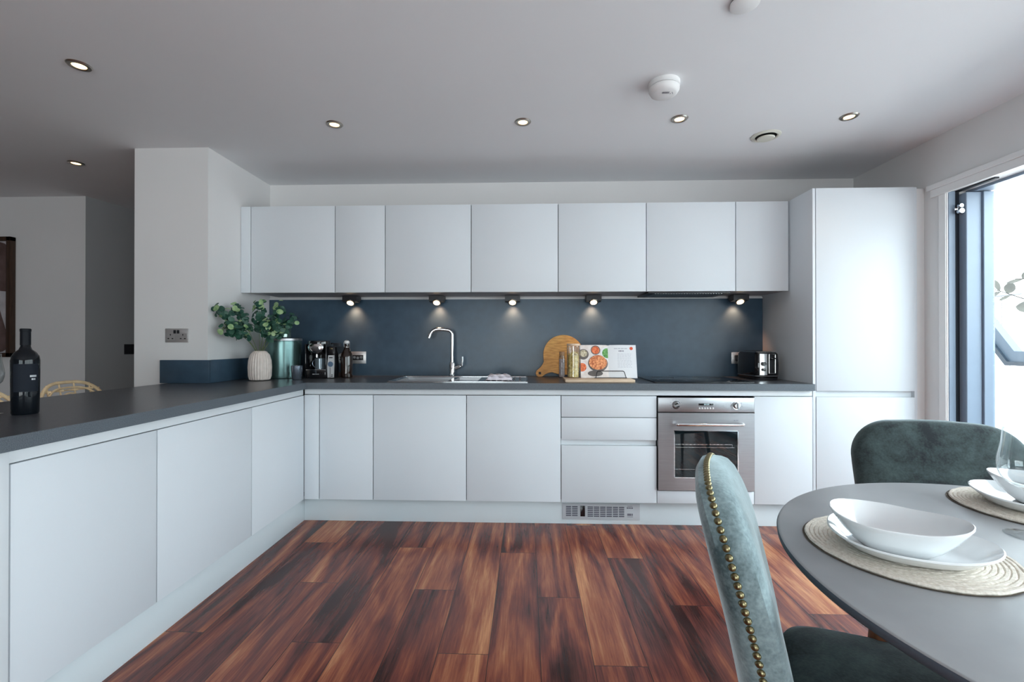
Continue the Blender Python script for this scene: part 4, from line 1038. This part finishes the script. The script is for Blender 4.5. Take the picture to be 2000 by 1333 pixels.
plate_prof = [(0,.001,0),(.60,.001,0),(.68,.003,0),(.80,.010,.3),(.93,.021,.8),(1.0,.027,1),(1.0,.0295,1),(.985,.0305,1),(.965,.0285,1),(.90,.023,.8),(.78,.0125,.3),(.66,.0065,0),(0,.0055,0)]
bowl_prof = [(0,.001,0),(.44,.001,0),(.50,.003,0),(.66,.016,.15),(.84,.036,.5),(.95,.050,.85),(1.0,.058,1),(1.0,.0605,1),(.985,.0612,1),(.962,.059,1),(.91,.049,.85),(.80,.034,.5),(.62,.015,.15),(.46,.0065,0),(0,.0055,0)]
def setting(pc, bc, rz, lp_, lb_):
    t = thing('plate', lp_, 'plate', (*pc, .7576), (0, 0, rz), group='white organic-shaped plates')
    bm = NB(); dish(bm, organic(.123, .045, 0, .010), plate_prof); obj('body', bm, M['ceramic'], t)
    t = thing('bowl', lb_, 'bowl', (*bc, .7642), (0, 0, rz), group='white organic-shaped bowls')
    bm = NB(); dish(bm, organic(.097, .10, 0, .012), bowl_prof); obj('body', bm, M['ceramic'], t)
setting((.738, -2.548), (.713, -2.555), radians(-35), 'white plate on the near placemat', 'white bowl stacked on the near plate')
setting((1.262, -2.300), (1.285, -2.295), radians(-30), 'white plate on the far placemat', 'white bowl stacked on the far plate')

# ================================================================ VELVET CHAIRS
def back_shape(bm, hw, z0, z1, th_, rc, recl, curve, taper=.04, n=14):
    # outline in (x,z)
    out = []
    zc = (z0+z1)/2
    def width(z): return hw-taper*(1-(z-z0)/(z1-rc-z0))**1.3 if z < z1-rc-1e-6 else hw
    k = 10
    for i in range(k+1): z = z0+(z1-rc-z0)*i/k; out.append((width(z), z))
    for i in range(1, n+1): a = pi/2*i/n; out.append((hw-rc+rc*cos(a), z1-rc+rc*sin(a)))
    for i in range(1, 8): out.append(((hw-rc)*(1-2*i/8), z1+.006*sin(pi*i/8)))
    for i in range(n+1): a = pi/2+pi/2*i/n; out.append((-hw+rc+rc*cos(a), z1-rc+rc*sin(a)))
    for i in range(1, k+1): z = z1-rc-(z1-rc-z0)*i/k; out.append((-width(z), z))
    nb = 8
    for i in range(1, nb): z = z0; out.append((-width(z0)+2*width(z0)*i/nb, z))
    def pos(x, z, y):
        q = (z-z0)/(z1-z0)
        return Vector((x, y - recl*q**1.25 + curve*(x/hw)**2*(.35+.65*(1-q)), z))
    prof = [(0,-.50),(.35,-.50),(.65,-.49),(.85,-.46),(.94,-.40),(.985,-.30),(1.0,-.16),(1.0,.16),(.985,.30),(.94,.41),(.85,.50),(.65,.58),(.35,.62),(0,.62)]
    ctr = (0, zc); vs = []
    for s, y in prof:
        if s == 0: vs.append([bm.verts.new(pos(0, zc, y*th_))]); continue
        rg = []
        for x, z in out:
            # inset by a distance rather than a ratio
            dx, dz = x-ctr[0], z-ctr[1]; rg.append(bm.verts.new(pos(ctr[0]+dx*(1-(1-s)*1.0), ctr[1]+dz*(1-(1-s)*1.0), y*th_)))
        vs.append(rg)
    m_ = len(out)
    for a, b in zip(vs, vs[1:]):
        for i in range(m_):
            j = (i+1) % m_
            if len(a) == 1: bm.faces.new((a[0], b[i], b[j]))
            elif len(b) == 1: bm.faces.new((a[i], a[j], b[0]))
            else: bm.faces.new((a[i], a[j], b[j], b[i]))
    return out, pos, prof
def velvet_chair(label, loc, rz, m_back, m_seat, studs=True, hw=.235, h=.89, recl=.100, curve=.035, taper=.04):
    t = thing('dining_chair', label, 'chair', loc, (0, 0, rz))     # local: sitter faces +y ; origin under the rear of the seat
    bm = NB(); out, pos, prof = back_shape(bm, hw,   .40, h, .088, .135, recl, curve, taper)
    bk = obj('backrest', bm, m_back, t)
    bm = NB()
    def se(a, sx, sy, p=5.5):
        c, s_ = cos(a), sin(a); return (sx*math.copysign(abs(c)**(2/p), c), .262+sy*math.copysign(abs(s_)**(2/p), s_))
    secs = [(.90,.350),(.97,.358),(1,.372),(1.0,.440),(.985,.462),(.95,.476),(.86,.486),(.6,.494),(.3,.497)]
    vs = [[bm.verts.new((x*(1+.05*(y-.26)/.23), y, z)) for x, y in [se(2*pi*i/64, .225*s, .225*s) for i in range(64)]] for s, z in secs]
    for a, b in zip(vs, vs[1:]):
        for i in range(64): bm.faces.new((a[i], a[(i+1)%64], b[(i+1)%64], b[i]))
    bm.faces.new(vs[0][::-1]); c0 = bm.verts.new((0, .262, .498))
    for i in range(64): bm.faces.new((vs[-1][i], vs[-1][(i+1)%64], c0))
    obj('seat', bm, m_seat, t)
    for sx in (-1, 1):
        for y0_, y1_ in ((.08, .03), (.43, .47)):
            obj('leg', quick(tube, [(.175*sx, y0_, .355), (.205*sx, y1_, 0)], [.020, .011], 12), M['legwood'], t)
    if studs:
        # path along the rear edge of the side, from one foot of the back over the top to the other
        side = [(x*.999, z, -.10) for x, z in out if z > .401]
        P = [pos(x, .645+(z-.645)*.999, y*.088) for x, z, y in side]
        d = [0]
        for a, b in zip(P, P[1:]): d.append(d[-1]+(b-a).length)
        cnt = 86; me = None
        for k in range(cnt):
            s_ = d[-1]*(k+.5)/cnt; i = max(j for j in range(len(d)) if d[j] <= s_); i = min(i, len(P)-2)
            q = (s_-d[i])/(d[i+1]-d[i]); p = P[i].lerp(P[i+1], q)
            dr_ = Vector((p.x, 0, (p.z-.66)*.9)).normalized(); nrm = (dr_*.97+Vector((0, -.22, 0))).normalized()
            if me is None:
                bm = NB(); lathe(bm, [(.0068,-.001),(.0066,.0014),(.0050,.0036),(.0027,.0048),(0,.0052)], seg=14); s0 = obj('stud', bm, M['brass'], t); me = s0.data; so = s0; s0['label'] = 'antique brass stud'
            else:
                so = s0.copy(); C.objects.link(so)
            so.parent = t; so.location = p+nrm*.0008; so.rotation_euler = nrm.to_track_quat('Z', 'Y').to_euler()
    return t
# chair 1: rear of seat at B, facing direction
phi = radians(-23)
velvet_chair('pale teal velvet dining chair with brass studs, seen edge-on', (.503, -2.478, 0), phi-pi/2, M['velvet'], M['velvetdark'])
fd = Vector((-.28, -.96)); ang = math.atan2(fd.y, fd.x)-pi/2
velvet_chair('dark green velvet dining chair behind the table by the window', (1.485, -1.800, 0), ang, M['velvetdark'], M['velvetdark'], studs=False, hw=.262, h=.872, recl=.06, curve=.008, taper=.03)

# ================================================================ OUTSIDE
bm = NB(); box(bm, 2.72, 4.3, -6.8, 1.2, -.25, -.06)
slab = obj('balcony', bm, M['deck']); tag(slab, 'concrete balcony slab outside the window', 'balcony')
t = thing('balcony_railing', 'blue-grey metal balcony railing with frosted glass, outside', 'railing', (3.5, -.2, -.06))
def sq(bm, pts, hw_, x0, x1):
    P = [Vector(p) for p in pts]; L_, R_ = [], []
    for i, p in enumerate(P):
        a = (P[i]-P[i-1]).normalized() if i else (P[1]-P[0]).normalized(); b = (P[i+1]-P[i]).normalized() if i < len(P)-1 else a
        tn = (a+b).normalized(); nn = Vector((-tn.y, tn.x)); k = hw_/max(.3, nn.dot(Vector((-a.y, a.x))))
        L_.append(p+nn*k); R_.append(p-nn*k)
    prism(bm, [tuple(q) for q in L_+R_[::-1]], x0, x1, 'yz')
# (y, z) path : steep end bar meeting the level rail
bm = NB(); sq(bm, [(.62, 2.08), (-.125, 1.065), (-6.6, 1.065)], .040, 3.46, 3.52); rl = obj('rail', bm, M['railpaint'], t, world=True)
bm = NB(); sq(bm, [(.60, 1.96), (-.108, 1.016), (-6.6, 1.016)], .014, 3.44, 3.50); obj('lower_rail', bm, mat('dark_rail', (.012, .022, .035), .5), t, world=True)
bm = NB(); prism(bm, [(.55, -.05), (.55, 1.86), (-.10, .995), (-6.6, .995), (-6.6, -.05)], 3.475, 3.487, 'yz'); obj('glass_panel', bm, M['frost'], t, 'frosted white glass', world=True)
for y in (-2.2, -4.4, -6.58): obj('post', quick(box, 3.465, 3.515, y-.02, y+.02, -.06, 1.02), M['railpaint'], t, world=True)
# plant on the balcony
t = thing('potted_tree', 'grey-leaved potted tree on the balcony outside', 'plant', (3.0, -1.05, -.06))
bm = NB(); lathe(bm, [(0,0),(.13,0),(.17,.34),(.16,.34),(.15,.30),(0,.30)], seg=36); obj('pot', bm, M['pot'], t)
bm = NB(); trunk = [(0,0,.3), (.01,.01,.8), (-.01,.03,1.15), (0,.05,1.40)]; tube(bm, trunk, [.016,.013,.011,.008], 10)
obj('trunk', bm, M['twig'], t)
def pl(u, v): q = px(u, v, -.0); d = (q-Vector((0, CAMY, CAMZ))); k = 3.0/d.x; return Vector((0, CAMY, CAMZ))+d*k - Vector((3.0, -1.05, -.06))
random.seed(21)
def pleaf(bm, a, b, w_):
    a, b = Vector(a), Vector(b); d = b-a; n_ = Vector((-.9, -.35, .2)).normalized(); s_ = d.cross(n_).normalized(); N = 8; rows = []
    for i in range(N+1):
        q = i/N; ww = w_*sin(pi*q)**.7; p = a+d*q+n_*(.15*d.length*q*(1-q)); rows.append((bm.verts.new(p+s_*ww), bm.verts.new(p-n_*ww*.25), bm.verts.new(p-s_*ww)))
    for r0, r1_ in zip(rows, rows[1:]):
        for k in (0, 1):
            try: bm.faces.new((r0[k], r0[k+1], r1_[k+1], r1_[k]))
            except ValueError: pass
bm = NB()
tube(bm, [Vector((0,.05,1.36)), pl(2010, 587), pl(1990, 581), pl(1960, 571), pl(1919, 559)], [.006,.0035,.003,.0025,.002], 6)
tube(bm, [Vector((0,.05,1.38)), pl(2030, 560), pl(2004, 545), pl(1983, 545)], [.006,.004,.003,.002], 6)
obj('twig', bm, M['twig'], t)
bm = NB()
for a, b, w_ in ((pl(1953,569), pl(1943,547), .014), (pl(1955,570), pl(1928,583), .014), (pl(1975,577), pl(1950,588), .010), (pl(1967,574), pl(1978,552), .030), (pl(1998,546), pl(1964,554), .012), (pl(1998,546), pl(2003,530), .012), (pl(2030,600), pl(1983,599), .036), (pl(2040,560), pl(2008,552), .02), (pl(2060,580), pl(2015,570), .02)):
    pleaf(bm, a, b, w_)
for i in range(40):
    p = Vector((random.uniform(-.15,.15), random.uniform(-.35,.22), random.uniform(1.25,1.75))); pleaf(bm, p, p+Vector((random.gauss(0,.05), random.gauss(0,.05), random.gauss(0,.04))), .012) if p.y < .02 else None
obj('leaves', bm, M['paleleaf'], t)
# far mast
base_ = px(1957, 640, 0); d = base_-Vector((0, CAMY, CAMZ)); bp_ = Vector((0, CAMY, CAMZ))+d*(60/d.x)
t = thing('lattice_mast', 'distant thin lattice mast seen through the window', 'mast', (60, bp_.y, -2))
bm = NB()
for sx in (-.25, .25):
    for sy in (-.25, .25): tube(bm, [(sx, sy, 0), (sx, sy, 9)], .045, 4)
for k in range(18):
    z = k*.5
    for a, b in (((-.25,-.25), (.25,-.25)), ((-.25,.25), (.25,.25)), ((-.25,-.25), (-.25,.25)), ((.25,-.25), (.25,.25))): tube(bm, [(*a, z), (*b, z+.5)], .03, 4)
obj('tower', bm, M['mastpaint'], t)
bm = NB(); tube(bm, [(0, -2.2, 9.1), (0, 2.2, 9.1)], .13, 6); obj('head', bm, M['mastpaint'], t)
